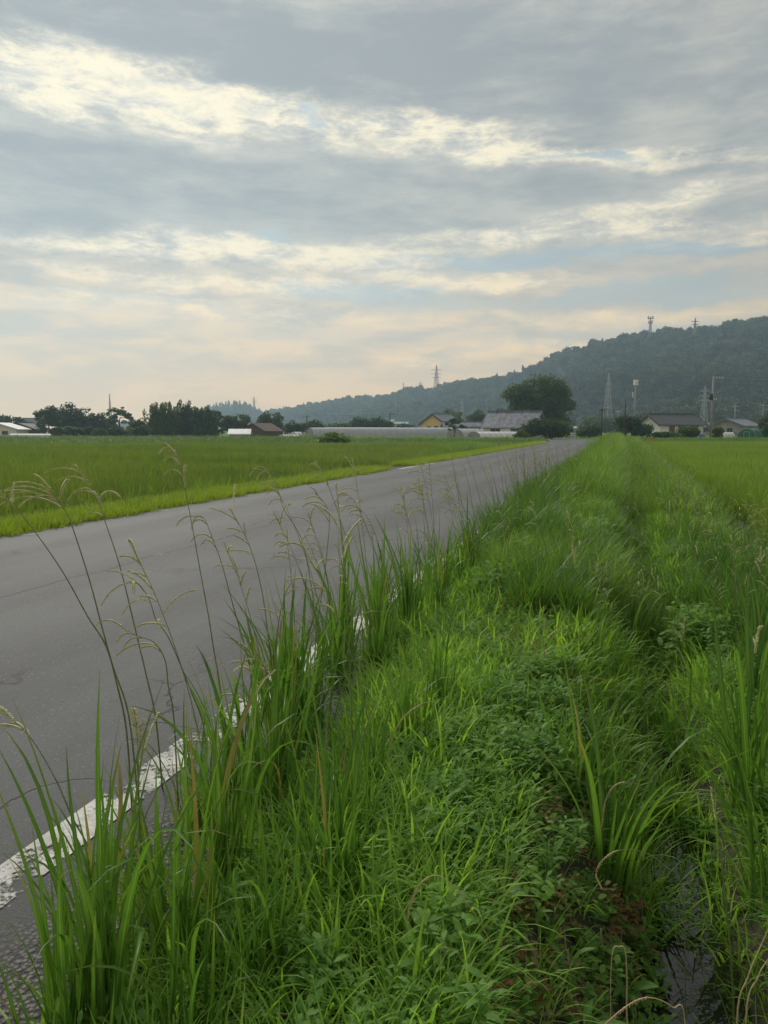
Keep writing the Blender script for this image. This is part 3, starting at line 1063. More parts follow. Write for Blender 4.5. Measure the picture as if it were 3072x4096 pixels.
gable_house('hut', 'small hut with a bright white metal roof left of the brown barn', gp(240, 112, VZ), R(6), 2.9, 2.6, .72, .62, 'greyplaster', 'white', [], .3, False, 'hut')
gable_house('barn', 'reddish brown boarded barn with a sloping roofline', gp(262, 122, VZ), R(62), 5.0, 5.0, 1.1, 1.25, 'brownwall', 'brownwall', [('l', .3, .4, .6, .5)], .2, False, 'barn')
gable_house('shed', 'shed with a teal sheet roof behind the greenhouse', gp(400, 175, VZ), R(-3), 3.6, 3.0, 2.75, .4, 'cream', 'tealroof', [('f', 0, 1.3, 1.0, .8)], .3, False, 'shed')
o = empty('water_tank', gp(392.5, 172, VZ)); tag(o, 'white water tank on a stand beside the teal roofed shed', 'tank')
MB().tube([(0, 0, 2.9), (0, 0, 3.1), (0, 0, 3.6), (0, 0, 3.8)], [.42, .55, .55, .25], 12).build('tank', M['white'], o, True)
for sx in (-1, 1):
    for sy in (-1, 1):
        MB().tube([(sx * .4, sy * .4, -.1), (sx * .35, sy * .35, 2.95)], .05, 5).build('leg', M['steel'], o)


def tunnel(name, label, p0, p1, rad, hgt, mat, endmat, hoops, cat='greenhouse', skirt=None):
    p0, p1 = Vector(p0), Vector(p1)
    d = p1 - p0
    L = d.length
    root = empty(name, p0, math.atan2(d.y, d.x))
    tag(root, label, cat)
    n = 12
    prof = [(math.cos(math.pi * k / n) * rad, math.sin(math.pi * k / n) ** .8 * hgt) for k in range(n + 1)]
    ns = max(2, hoops)
    v = []
    for i in range(ns + 1):
        sag = 0
        v += [(L * i / ns, y, z) for (y, z) in prof]
    f = [(i * (n + 1) + k, (i + 1) * (n + 1) + k, (i + 1) * (n + 1) + k + 1, i * (n + 1) + k + 1) for i in range(ns) for k in range(n)]
    mobj('cover', v, f, M[mat], root, True)
    for xx, sg in ((0.0, -1), (L, 1)):
        e = mobj('end_wall', [(xx, y * .99, z * .99) for (y, z) in prof], [tuple(range(n + 1))], M[endmat], root)
        fr = MB()
        for (y0, y1, z0, z1) in ((-.45, -.39, 0, hgt * .72), (.39, .45, 0, hgt * .72), (-.39, .39, hgt * .66, hgt * .72)):
            fr.box(min(xx, xx + sg * .04), max(xx, xx + sg * .04), y0, y1, z0, z1)
        fr.build('door_frame', M['steel'], e)
    for i in range(ns + 1):
        MB().tube([(L * i / ns, y * 1.006, z * 1.006) for (y, z) in prof], .028, 4).build('hoop', M['steel'], root)
    return root


tunnel('greenhouse', 'long grey vinyl greenhouse tunnel, front one of two', gp(310, 126, VZ), gp(441, 140, VZ), 1.55, 1.75, 'vinyl', 'vinyl_end', 18)
tunnel('greenhouse', 'long grey vinyl greenhouse tunnel, rear one of two', gp(326, 131, VZ), gp(452, 147, VZ), 1.55, 1.8, 'vinyl', 'vinyl_end', 18)
tunnel('greenhouse', 'vinyl greenhouse with its arched end beside the thin garden tree', gp(455, 118, VZ), gp(502, 150, VZ), 1.5, 1.55, 'vinyl', 'vinyl_end', 12)
tunnel('greenhouse', 'whitish greenhouse below the weathered tile roof', gp(474, 112, VZ), gp(527, 122, VZ), 1.3, 1.05, 'white', 'vinyl_end', 10)
tunnel('net_tunnel', 'dark green net covered tunnel at the right edge', gp(747, 110, VZ), gp(790, 122, VZ), 1.35, 1.5, 'greennet', 'greennet', 8, 'tunnel')
tunnel('plastic_tunnel', 'short cream plastic tunnel left of the brown roofed shed', gp(720, 112, VZ), gp(732, 114, VZ), .6, .95, 'cream', 'cream', 4, 'tunnel')
tunnel('plastic_tunnel', 'low white plastic tunnel right of the reddish brown barn', gp(281, 108, VZ), gp(297, 116, VZ), .55, .6, 'white', 'white', 5, 'tunnel')
tunnel('plastic_tunnel', 'short bright white tunnel left of the long greenhouse', gp(293, 122, VZ), gp(300, 126, VZ), .6, 1.0, 'white', 'white', 3, 'tunnel')


def heap(name, label, cat, px, Y, rx, ry, h, mat, seed, zb=VZ):
    rr = random.Random(seed)
    v, f = [], []
    nr, na = 5, 14
    for i in range(nr):
        u = i / nr
        for k in range(na):
            a = 2 * math.pi * k / na
            w = 1 + .22 * rr.uniform(-1, 1)
            v.append((math.cos(a) * rx * (1 - u) * w, math.sin(a) * ry * (1 - u) * w, h * math.sin(u * math.pi / 2) * (1 + .15 * rr.uniform(-1, 1))))
    v.append((0, 0, h))
    for i in range(nr - 1):
        for k in range(na):
            f.append((i * na + k, i * na + (k + 1) % na, (i + 1) * na + (k + 1) % na, (i + 1) * na + k))
    for k in range(na):
        f.append(((nr - 1) * na + k, (nr - 1) * na + (k + 1) % na, len(v) - 1))
    o = mobj(name, v, f, M[mat], None, True)
    o.location = gp(px, Y, zb - .03)
    return tag(o, label, cat)


heap('soil_heap', 'brown heap of soil before the whitish greenhouse', 'heap', 486, 96, .85, .7, .42, 'pile', 1)
heap('plastic_sheet', 'crumpled white plastic sheet in the weeds below the white hut', 'sheet', 252, 98, .75, .6, .32, 'white', 2)
heap('plastic_sheet', 'crumpled white plastic sheet before the brown barn, right one', 'sheet', 274, 97, .6, .5, .38, 'white', 3)
heap('tarp_pile', 'blue tarp pile beside the white house wall', 'tarp', 662, 118, .65, .5, .8, 'bluetarp', 4)
heap('tarp_pile', 'blue tarp pile left of the concrete utility pole', 'tarp', 702, 112, .8, .6, .72, 'bluetarp', 5)
heap('tarp_pile', 'blue tarp pile right of the concrete utility pole', 'tarp', 714.5, 110, .5, .5, .66, 'bluetarp', 6)
heap('plastic_bag', 'pale cyan plastic bag at the edge of the right rice field', 'bag', 632, 92, .42, .4, .38, 'palecyan', 7)
heap('bin_bag', 'small black bag before the whitish greenhouse', 'bag', 507, 97, .35, .3, .42, 'darkpole', 8)
heap('white_sack', 'white sack at the left corner of the dark roofed house', 'sack', 653, 120, .5, .4, .75, 'white', 9)


# ------------------------------------------------------------------ poles, masts and pylons
def pole(name, label, px, ytop, Y, rad, mat, arms=(), zb=VZ, cat='utility pole', transformer=None):
    root = empty(name, gp(px, Y, zb))
    tag(root, label, cat)
    h = P(px, ytop, Y).z - zb
    MB().tube([(0, 0, -.3), (0, 0, h * .5), (0, 0, h)], [rad * 1.25, rad * 1.1, rad * .85], 8).build('pole', M[mat], root, True)
    for (dz, w, off) in arms:
        a = MB().box(off - w / 2, off + w / 2, -.07 - rad, .02 - rad, h - dz - .05, h - dz + .05).build('cross_arm', M['steel'] if mat != 'darkpole' else M['darkpole'], root)
        for q in (-.45, -.15, .15, .45):
            MB().tube([(off + q * w, -rad - .02, h - dz + .05), (off + q * w, -rad - .02, h - dz + .25)], [.05, .06], 6).build('insulator', M['white'] if mat != 'darkpole' else M['darkpole'], a)
    if transformer:
        dz, s = transformer
        tb = MB().tube([(-.35 * s, -.3, h - dz - .45 * s), (-.35 * s, -.3, h - dz + .35 * s), (-.35 * s, -.3, h - dz + .45 * s)], [.24 * s, .24 * s, .12 * s], 10).build('transformer', M['darkpole'], root, True)
    return root


pole('utility_pole', 'tall concrete utility pole with transformer right of the dark roofed house', 711, 376.5, 104, .16, 'concrete', ((.25, 1.5, .55), (3.3, 1.0, 0)), transformer=(2.9, 1.0))
pole('post', 'thin dark post in front of the tall dark bush', 624.5, 402, 98, .10, 'darkpole', (), cat='post')
pole('utility_pole', 'thin grey utility pole at the end of the road', 601.5, 408, 112, .09, 'darkpole', ((.4, .9, 0),))
pole('utility_pole', 'far utility pole left of the dark post, shorter one', 617.5, 410, 210, .14, 'concrete', ((.4, 1.6, 0),))
pole('utility_pole', 'far utility pole above the low dark tree left of the greenhouse', 307, 415, 190, .15, 'darkpole', ((.5, 2.2, 0),))
pole('utility_pole', 'far utility pole left of the white water tank', 390, 413, 200, .15, 'darkpole', ((.5, 2.4, 1.0),))
pole('utility_pole', 'small far utility pole over the pale tiled roof', 734, 405, 230, .15, 'concrete', ((.5, 2.2, 0), (1.8, 1.4, .3)))
pole('utility_pole', 'far utility pole with a wide cross arm near the right edge', 762, 404, 230, .15, 'concrete', ((.5, 2.6, 0),))
# antenna pole
o = pole('antenna_pole', 'slim antenna pole with a cream box on top behind the dark roofed house', 634, 381, 152, .17, 'concrete', (), cat='antenna')
h = P(634, 381, 152).z - VZ
MB().box(-.42, -.06, -.22, .22, h - .9, h + .25).build('antenna_panel', M['cream'], o)
MB().box(.06, .42, -.22, .22, h - .9, h + .25).build('antenna_panel', M['cream'], o)
MB().tube([(-.55, 0, h - 3.5), (-.55, 0, h - 2.3)], .12, 8).build('light_tube', M['white'], o)
MB().box(-.55, 0, -.05, .05, h - 3.0, h - 2.9).build('bracket', M['steel'], o)


def lattice(mb, w0, w1, z0, z1, n, rad):
    """four legs with zig-zag bracing"""
    cs = [(-1, -1), (1, -1), (1, 1), (-1, 1)]
    def at(k, u):
        w = (w0 + (w1 - w0) * u) / 2
        return Vector((cs[k % 4][0] * w, cs[k % 4][1] * w, z0 + (z1 - z0) * u))
    for k in range(4):
        mb.tube([at(k, 0), at(k, 1)], rad, 4)
        us = [1 - (1 - i / n) ** 1.25 for i in range(n + 1)]
        for i in range(n):
            mb.tube([at(k, us[i]), at(k + 1, us[i + 1])], rad * .62, 3, False)
            mb.tube([at(k + 1, us[i]), at(k, us[i + 1])], rad * .62, 3, False)
            mb.tube([at(k, us[i + 1]), at(k + 1, us[i + 1])], rad * .62, 3, False)
    return mb


def pylon(label, px, ytop, ybase, Y, basepx, arms, mat='steel', rad=.2, name='pylon', plat=None, cat='pylon', zfix=None):
    zb = P(px, ybase, Y).z if zfix is None else zfix
    root = empty(name, (P(px, 430, Y).x, Y, zb), .5)
    tag(root, label, cat)
    h = P(px, ytop, Y).z - zb
    w0 = basepx / F * Y / 1.25
    mb = MB()
    rad *= .72
    lattice(mb, w0, w0 * .25, -3, h * .72, 7, rad)
    lattice(mb, w0 * .25, w0 * .10, h * .72, h, 4, rad * .8)
    mb.build('tower', M[mat], root)
    for (ya, wpx) in arms:
        z = P(px, ya, Y).z - zb
        w = wpx / F * Y / 2
        ca, sa = math.cos(-.5), math.sin(-.5)
        a = MB()
        for s in (-1, 1):
            tip = (s * w * ca, s * w * sa, z)
            for q in (-1, 1):
                a.tube([(0, q * w0 * .12, z + .03 * h), tip], rad * .6, 4)
                a.tube([(0, q * w0 * .12, z - .015 * h), tip], rad * .6, 4)
        a.build('cross_arm', M[mat], root)
        for s in (-1, 1):
            MB().tube([(s * w * ca, s * w * sa, z), (s * w * ca, s * w * sa, z - .045 * h)], rad * .6, 5).build('insulator', M[mat], root)
    if plat:
        for (yp, wp) in plat:
            z = P(px, yp, Y).z - zb
            w = wp / F * Y / 2
            pm = MB()
            for k in range(8):
                a0, a1 = 2 * math.pi * k / 8, 2 * math.pi * (k + 1) / 8
                pm.tube([(math.cos(a0) * w, math.sin(a0) * w, z), (math.cos(a1) * w, math.sin(a1) * w, z)], rad, 4)
                pm.tube([(math.cos(a0) * w, math.sin(a0) * w, z), (0, 0, z)], rad * .6, 3)
                pm.tube([(math.cos(a0) * w, math.sin(a0) * w, z - .5), (math.cos(a0) * w, math.sin(a0) * w, z + 2.2)], rad * 1.5, 4)
            pm.build('antenna_platform', M[mat], root)
    return root


pylon('hazy lattice pylon rising beside the end of the road', 607, 373, 436, 330, 12, ((384, 5), (390, 6), (396, 6)), rad=.16, zfix=-.2)
pylon('lattice pylon with three arms behind the concrete utility pole', 703, 386, 434, 300, 11, ((391, 10.5), (396, 10.5), (400.5, 10.5)), rad=.16, zfix=-.2)
pylon('faint small lattice pylon behind the low grey roof', 462, 398.6, 432, 420, 8, ((403, 5), (407, 5.5), (411, 5)), rad=.15, zfix=-.2)
pylon('tall lattice pylon on the ridge above the yellow house', 436, 365, 391, 850, 7, ((370, 10), (374, 10), (377.5, 9)), 'steel_red', .30)
pylon('antenna tower with a round platform on the hill crest', 646, 317, 335, 660, 4, (), 'steel_red', .26, 'radio_tower', ((318.5, 5.0), (323, 3.6)), 'tower')
pylon('small pylon with two arms on the crest right of the antenna tower', 690, 318, 336, 655, 4.5, ((321.5, 8), (324.5, 7)), 'steel_red', .34)
pylon('slender pointed mast above the open crowned tree', 111, 394, 420, 430, 4.5, (), 'steel_red', .17, 'lattice_mast', None, 'mast')
pylon('tiny pylon on the small far hill', 254.6, 396.5, 410, 1000, 3.2, ((399, 5.5), (401, 5.5), (403, 5)), 'steel_red', .3)
pylon('small post like mast on the conifer ridge, left one', 403.5, 382.5, 395, 850, 1.5, ((384, 3),), 'steel_red', .22, 'lattice_mast', None, 'mast')
pylon('small mast with a cross arm on the conifer ridge, right one', 420, 381, 395, 850, 1.8, ((384, 5.5),), 'steel_red', .25, 'lattice_mast', None, 'mast')

# curve mirror and striped board at the road end
o = empty('traffic_mirror', gp(575, 94, VZ)); tag(o, 'round traffic mirror on a thin post at the end of the road', 'mirror')
MB().tube([(0, 0, -.2), (0, 0, 1.75)], .04, 8).build('post', M['steel'], o)
hm = P(575, 428, 94).z - VZ
MB().tube([(0, -.02, hm), (0, -.06, hm), (0, -.10, hm)], [.27, .29, .30], 20).build('rim', M['white'], o, True)
MB().tube([(0, -.10, hm), (0, -.125, hm), (0, -.14, hm)], [.26, .18, .05], 20).build('mirror_glass', M['mirror'], o, True)
o = empty('marker_board', gp(573.6, 97, VZ)); tag(o, 'small blue and white striped board below the round mirror', 'board')
MB().box(-.30, .30, -.03, .03, .15, .85).build('panel', M['white'], o)
for k in range(3):
    MB().add([(-.29, -.036, .18 + k * .21), (.29, -.036, .26 + k * .21), (.29, -.036, .38 + k * .21), (-.29, -.036, .30 + k * .21)], [(0, 1, 2, 3)]).build('stripe', M['bluetarp'], o)
for sx in (-1, 1):
    MB().box(sx * .28 - .025, sx * .28 + .025, .03, .06, -.2, .7).build('post', M['steel'], o)
o = empty('marker_flag', gp(650.5, 62, PADDY)); tag(o, 'small orange marker flag standing in the right rice field', 'flag')
MB().tube([(0, 0, -.1), (0, 0, .95)], .012, 6).build('stick', M['frame'], o)
MB().add([(0, 0, .55), (.16, .02, .62), (.17, -.02, .88), (0, 0, .95), (-.10, .01, .90), (-.10, -.01, .60)], [(0, 1, 2, 3), (0, 3, 4, 5)]).build('cloth', M['orange'], o)


# power lines: each span its own sagging set of wires
def span(label, a, b, sag, offs=(-.5, .1, .6)):
    a, b = Vector(a), Vector(b)
    root = empty('power_line', a)
    tag(root, label, 'cable')
    for k, dz in enumerate(offs):
        mb = MB()
        mb.tube([(b - a) * (i / 12) + Vector((0, -.1 * k, dz - sag * 4 * (i / 12) * (1 - i / 12))) for i in range(13)], .014, 4)
        mb.build('wire', M['darkpole'], root)


top = lambda px, y, Y: P(px, y, Y)
span('sagging wires from the concrete utility pole out to the right', top(711, 379, 104), top(830, 372, 112), .9)
span('sagging wires from the concrete utility pole back over the road end', top(711, 381, 104), top(617.5, 411, 210), 1.4)
span('far wires between the poles behind the long greenhouse', top(307, 416, 190), top(390, 414, 200), .8)
span('far wires right of the pole beside the water tank', top(390, 414, 200), top(470, 417, 215), .8)


# ------------------------------------------------------------------ grass geometry
def blade_pts(L, lean0, curl, segs, p=1.4):
    """centre line in the XZ plane, growing up and bending toward +X"""
    pts = [(0.0, 0.0)]
    for i in range(segs):
        u = (i + .5) / segs
        a = lean0 + curl * u ** p
        x, z = pts[-1]
        pts.append((x + math.sin(a) * L / segs, z + math.cos(a) * L / segs))
    return pts


def add_blade(V, Fc, base, az_, L, W, lean0, curl, segs=4):
    pts = blade_pts(L, lean0, curl, segs)
    ca, sa = math.cos(az_), math.sin(az_)
    b0 = len(V)
    for i, (x, z) in enumerate(pts):
        u = i / segs
        w = W / 2 * (min(1, .55 + 2.2 * u)) * (1 - u ** 2.2)
        cx, cy, cz = base[0] + x * ca, base[1] + x * sa, base[2] + z
        if i == segs:
            V.append((cx, cy, cz))
        else:
            V.append((cx - sa * w, cy + ca * w, cz))
            V.append((cx + sa * w, cy - ca * w, cz))
    for i in range(segs):
        a = b0 + 2 * i
        if i == segs - 1:
            Fc.append((a, a + 1, a + 2))
        else:
            Fc.append((a, a + 1, a + 3, a + 2))


def tuft_mesh(name, mat, seed, nb, hmin, hmax, W, spread, lean=.35, curl=(.3, 1.6), segs=4):
    rr = random.Random(seed)
    V, Fc = [], []
    for _ in range(nb):
        a = rr.uniform(0, 6.283)
        q = spread * math.sqrt(rr.random())
        w = a + rr.uniform(-1.0, 1.0)
        add_blade(V, Fc, (math.cos(a) * q, math.sin(a) * q, -.02), w, rr.uniform(hmin, hmax), W * rr.uniform(.7, 1.2), rr.uniform(0, lean), rr.uniform(*curl), segs)
    return mesh_data(name, V, Fc, M[mat])


def leaf_plant(name, mat, seed, nstem, h, leaf, width, per):
    """little upright stems carrying pointed leaves"""
    rr = random.Random(seed)
    V, Fc = [], []
    for _ in range(nstem):
        x0, y0 = rr.uniform(-.05, .05), rr.uniform(-.05, .05)
        H = h * rr.uniform(.6, 1.15)
        ax, ay = rr.uniform(-.25, .25) * H, rr.uniform(-.25, .25) * H
        for k in range(per):
            u = (k + rr.random()) / per
            a = k * 2.4 + rr.uniform(-.4, .4)
            L = leaf * rr.uniform(.7, 1.25) * (1.1 - .35 * u)
            b = Vector((x0 + ax * u, y0 + ay * u, H * (.15 + .85 * u)))
            d = Vector((math.cos(a), math.sin(a), rr.uniform(-.1, .75))).normalized()
            s = Vector((-math.sin(a), math.cos(a), rr.uniform(-.3, .3)))
            w = width * L / leaf / 2
            i0 = len(V)
            m1 = b + d * L * .35
            m2 = b + d * L * .68 - Vector((0, 0, L * .05))
            tip = b + d * L - Vector((0, 0, L * .2))
            V += [tuple(b), tuple(m1 + s * w), tuple(m1 - s * w), tuple(m2 + s * w * .8), tuple(m2 - s * w * .8), tuple(tip)]
            Fc += [(i0, i0 + 1, i0 + 2), (i0 + 1, i0 + 3, i0 + 4, i0 + 2), (i0 + 3, i0 + 5, i0 + 4)]
    return mesh_data(name, V, Fc, M[mat])


def spikelets(mb, path, rr, size=.0042, step=.0035, rows=2):
    """flattened grains in rows along a thin axis"""
    path = [Vector(p) for p in path]
    mb.tube(path, [.0011] * (len(path) - 1) + [.0006], 3, False)
    seg = [(path[i + 1] - path[i]).length for i in range(len(path) - 1)]
    tot = sum(seg)
    d = step
    k = 0
    while d < tot:
        q, i = d, 0
        while i < len(seg) - 1 and q > seg[i]:
            q -= seg[i]; i += 1
        p = path[i].lerp(path[i + 1], q / seg[i])
        t_ = (path[i + 1] - path[i]).normalized()
        side = t_.cross(Vector((0, 0, 1)))
        side = side.normalized() if side.length > 1e-3 else Vector((1, 0, 0))
        dn = side.cross(t_).normalized()
        sd_ = (side * (1 if k % 2 else -1) * .9 - dn * .5 + Vector((rr.uniform(-.3, .3),) * 3)).normalized()
        c = p + sd_ * size * .45
        ax = (t_ * .8 + sd_ * .6).normalized()
        b_ = ax.cross(sd_).normalized()
        c2 = ax.cross(b_)
        s = size * rr.uniform(.8, 1.2)
        v = [c - ax * s * .6, c + b_ * s * .36, c + c2 * s * .36, c - b_ * s * .36, c + ax * s * .75]
        mb.add(v, [(0, 1, 2), (0, 2, 3), (0, 3, 1), (4, 2, 1), (4, 3, 2), (4, 1, 3)])
        d += step
        k += 1


def raceme_path(p0, d0, L, droop, n=7):
    pts = [Vector(p0)]
    d = Vector(d0).normalized()
    for i in range(n):
        pts.append(pts[-1] + d * (L / n))
        d = (d + Vector((0, 0, -droop / n))).normalized()
    return pts


def stem_proto(seed, h, nr):
    """a stalk with nodding seed branches, for the middle distance"""
    rr = random.Random(seed)
    mb = MB()
    lx, ly = rr.uniform(-.28, .02) * h, rr.uniform(-.1, .1) * h
    path = [(lx * (u ** 2), ly * u ** 2, h * u) for u in (0, .2, .4, .6, .8, 1.0)]
    mb.tube(path, [.0032, .003, .0026, .0022, .0018, .001], 4, False)
    ms = MB()
    top = Vector(path[-1])
    for k in range(nr):
        u = .80 + .20 * k / max(1, nr - 1)
        p = Vector(path[4]).lerp(top, (u - .8) / .2)
        spikelets(ms, raceme_path(p, Vector((rr.uniform(-1, .35), rr.uniform(-.5, .5), .75)), rr.uniform(.07, .12), rr.uniform(.8, 2.2), 6), rr, .0062, .007)
    return mb, ms


def joined(mbs, mats, name):
    V, Fc, mi = [], [], []
    for k, mb in enumerate(mbs):
        b = len(V)
        V += mb.v
        Fc += [tuple(i + b for i in f) for f in mb.f]
        mi += [k] * len(mb.f)
    me = mesh_data(name, V, Fc)
    for m_ in mats: me.materials.append(m_)
    me.polygons.foreach_set('material_index', mi)
    return me


C_rice = proto_collection('rice_hill', [tuft_mesh('rice', 'rice', 10 + i, 32, .55, .84, .016, .07, .28, (.1, .75), 3) for i in range(6)])
C_rice2 = proto_collection('rice_bunch', [tuft_mesh('rice', 'rice_right', 20 + i, 32, .55, .84, .016, .07, .28, (.1, .75), 3) for i in range(6)])
C_short = proto_collection('short_tuft', [tuft_mesh('short', 'short', 30 + i, 14, .12, .30, .0095, .065, .6, (.6, 2.1), 5) for i in range(7)])
C_short2 = proto_collection('coarse_tuft', [tuft_mesh('coarse', 'short', 40 + i, 10, .14, .32, .0150, .08, .6, (.6, 2.0), 4) for i in range(6)])
C_fine = proto_collection('fine_tuft', [tuft_mesh('fine', 'fine', 50 + i, 24, .15, .40, .0042, .08, .5, (.4, 1.9), 5) for i in range(6)])
C_mown = proto_collection('mown_tuft', [tuft_mesh('mown', 'mown', 70 + i, 26, .08, .24, .008, .11, .6, (.2, 1.4), 3) for i in range(5)])
C_weed = proto_collection('weed_tuft', [leaf_plant('weed', 'weed', 90 + i, 5, .15, .055, .017, 8) for i in range(5)])
C_red = proto_collection('red_tuft', [leaf_plant('red', 'red', 110 + i, 7, .05, .030, .016, 5) for i in range(5)] + [leaf_plant('red', 'weed', 120 + i, 6, .06, .032, .016, 5) for i in range(6)])
C_tall = proto_collection('tall_tuft', [tuft_mesh('tall', 'tall', 130 + i, 40, .45, .85, .012, .09, .35, (.3, 1.5), 5) for i in range(6)])
C_wild = proto_collection('wild_tuft', [tuft_mesh('wild', 'fine', 150 + i, 28, .38, .80, .014, .13, .4, (.3, 1.7), 4) for i in range(6)])
C_dry = proto_collection('dry_tuft', [tuft_mesh('dry', 'drygrass', 165 + i, 18, .25, .60, .0045, .10, .7, (.6, 2.4), 4) for i in range(4)])
C_crop = proto_collection('crop_tuft', [tuft_mesh('crop', 'crop', 170 + i, 30, .7, 1.15, .05, .22, .45, (.3, 1.7), 3) for i in range(5)])
seed_meshes = []
for i in range(7):
    a, b_ = stem_proto(190 + i, .78 + .07 * (i % 5), 3 + i % 4)
    seed_meshes.append(joined([a, b_], [M['stem'], M['spike']], 'seed_stalk'))
C_seed = proto_collection('seed_stalk', seed_meshes)


def inview(x, y, m=130):
    return y > .35 and abs(x / y * F) < 384 + m


r = np.random.default_rng(11)

# ------------------------------------------------------------------ rice fields
def fill(cond, x0, x1, y0, y1, step0, grow, jitter=.35):
    """transplanted rows; spacing opens up with distance"""
    out = []
    y = y0
    while y < y1:
        st_ = step0 * (1 + grow * y)
        for x in np.arange(x0, x1, st_):
            xx, yy = x + r.uniform(-1, 1) * st_ * jitter, y + r.uniform(-1, 1) * st_ * jitter
            if inview(xx, yy) and cond(xx, yy):
                out.append((xx, yy))
        y += st_
    return out


def left_rice(x, y):
    s, l = to_sl(x, y)
    return l - road_bend(s) > 8.45 + .10 * mnoise.noise((s * .7, 0, 0)) and y < 60 + 2 * mnoise.noise((x * .1, 0, 0)) and not (21.5 < s < 25.5 and l < 60)


def right_rice(x, y):
    s, l = to_sl(x, y)
    return l < -2.05 - .12 * mnoise.noise((s * .7, 5, 0)) and s > 9.2 + .3 * mnoise.noise((l, 3, 0)) and y < 72


p = fill(left_rice, -40, 16, 7, 62, .17, .022)
p = np.array([(x, y, PADDY - .02) for x, y in p])
sc = r.uniform(.88, 1.1, len(p))
scatter('rice_field', 'young green rice filling the field left of the road', p, zrot(r, len(p), .06), np.stack([sc * (1 + .012 * p[:, 1])] * 2 + [sc * (.97 + .06 * np.sin(p[:, 0] * .35))], 1), r.integers(0, 6, len(p)), C_rice)
p = fill(right_rice, 2, 46, 8, 73, .17, .020)
p = np.array([(x, y, PADDY - .02) for x, y in p])
sc = r.uniform(.85, 1.05, len(p)) * .9
scatter('rice_field', 'young green rice filling the field right of the ditch', p, zrot(r, len(p), .06), np.stack([sc * (1 + .012 * p[:, 1])] * 2 + [sc], 1), r.integers(0, 6, len(p)), C_rice2)

# tall crop and weeds between the rice and the houses
pts, scl_ = [], []
for _ in range(5200):
    y = r.uniform(62, 96)
    x = r.uniform(-.60, .60) * y
    s, l = to_sl(x, y)
    w = road_bend(s)
    if RR - .9 < l - w < RL + .8: continue
    n = mnoise.noise((x * .05, y * .12, 1))
    left = l - w > 4
    if left:
        band = (y < 68 or y > 74) if n < .1 else True
        if not band: continue
        hgt = (.86 if x < -4 else .58) * r.uniform(.8, 1.1) * (1 + .25 * n)
    else:
        if y < 74: continue
        hgt = .55 * r.uniform(.7, 1.1)
    pts.append((x, y, gz(x, y) - .08)); scl_.append((1.4, 1.4, hgt))
scatter('field_weeds', 'band of tall leafy crop and weeds behind the rice fields', pts, zrot(r, len(pts), .08), scl_, r.integers(0, 5, len(pts)), C_crop)

# grass around the village
pts, scl_ = [], []
for _ in range(3800):
    y = r.uniform(90, 190)
    x = r.uniform(-.60, .60) * y
    s, l = to_sl(x, y)
    if RR - .6 < l - road_bend(s) < RL + .6 and s < 118: continue
    pts.append((x, y, gz(x, y) - .08)); scl_.append((3.0, 3.0, r.uniform(.35, .8)))
scatter('village_grass', 'rough grass around the far houses and trees', pts, zrot(r, len(pts), .08), scl_, r.integers(0, 6, len(pts)), C_wild)

# mown strip across the road
pts = []
for _ in range(9000):
    s = 3 + 70 * r.uniform() ** 1.7
    l = 7.10 + 1.02 * r.uniform() ** .9 + .08 * mnoise.noise((s * 1.5, 2, 0))
    if 22.3 < s < 24.8: continue
    q = SL(s, l + road_bend(s))
    if inview(q.x, q.y):
        pts.append((q.x, q.y, lz(s, l) - .01))
pts = np.array(pts)
scatter('roadside_grass', 'bright short grass strip along the far road edge', pts, zrot(r, len(pts), .1), r.uniform(.7, 1.15, len(pts)) * (1 + .008 * pts[:, 1]), r.integers(0, 5, len(pts)), C_mown)
# wild grass fringe between the strip and the rice, and the mound beside the track
pts, scl_ = [], []
for _ in range(420):
    s = r.uniform(3, 70)
    l = 8.25 + r.normal() * .10
    q = SL(s, l + road_bend(s))
    if r.uniform() < .5 + .5 * mnoise.noise((s * .4, 4, 0)) and inview(q.x, q.y):
        pts.append((q.x, q.y, lz(s, l) - .03)); scl_.append(r.uniform(.5, .95))
for _ in range(2300):
    s = r.uniform(27, 66)
    l = 8.6 + abs(r.normal()) * 1.1
    hgt = math.exp(-((s - 44) / 12) ** 2) * .95
    q = SL(s, l + road_bend(s))
    if hgt > .15:
        pts.append((q.x, q.y, PADDY - .05 + hgt * .55 * max(0, 1 - abs(l - 9.4) / 1.6))); scl_.append(.5 + hgt * .45)
scatter('wild_grass', 'overgrown mound of wild grass beside the road on the left', pts, zrot(r, len(pts), .1), scl_, r.integers(0, 6, len(pts)), C_mown if False else C_wild)

# ------------------------------------------------------------------ verge ground cover
def red_zone(s, l):
    return ((s - 1.75) / .85) ** 2 + ((l + .03) / .32) ** 2 + .5 * mnoise.noise((s * 4, l * 4, 0))


def weed_zone(s, l):
    return min(((s - 2.6) / 1.0) ** 2 + ((l - .30) / .28) ** 2, 9) + .7 * mnoise.noise((s * 2.5, l * 2.5, 7))


short_p, fine_p, weed_p, red_p, wild_p, tall_p, seed_p = [], [], [], [], [], [], []


def put(lst, s, l, sc, dz=-.01):
    q = SL(s, l)
    if inview(q.x, q.y, 180 if s > 3 else 330):
        lst.append((q.x, q.y, vz(s, l) + dz, sc))


def wob_(s): return .10 * mnoise.noise((s * .35, 1, 1))


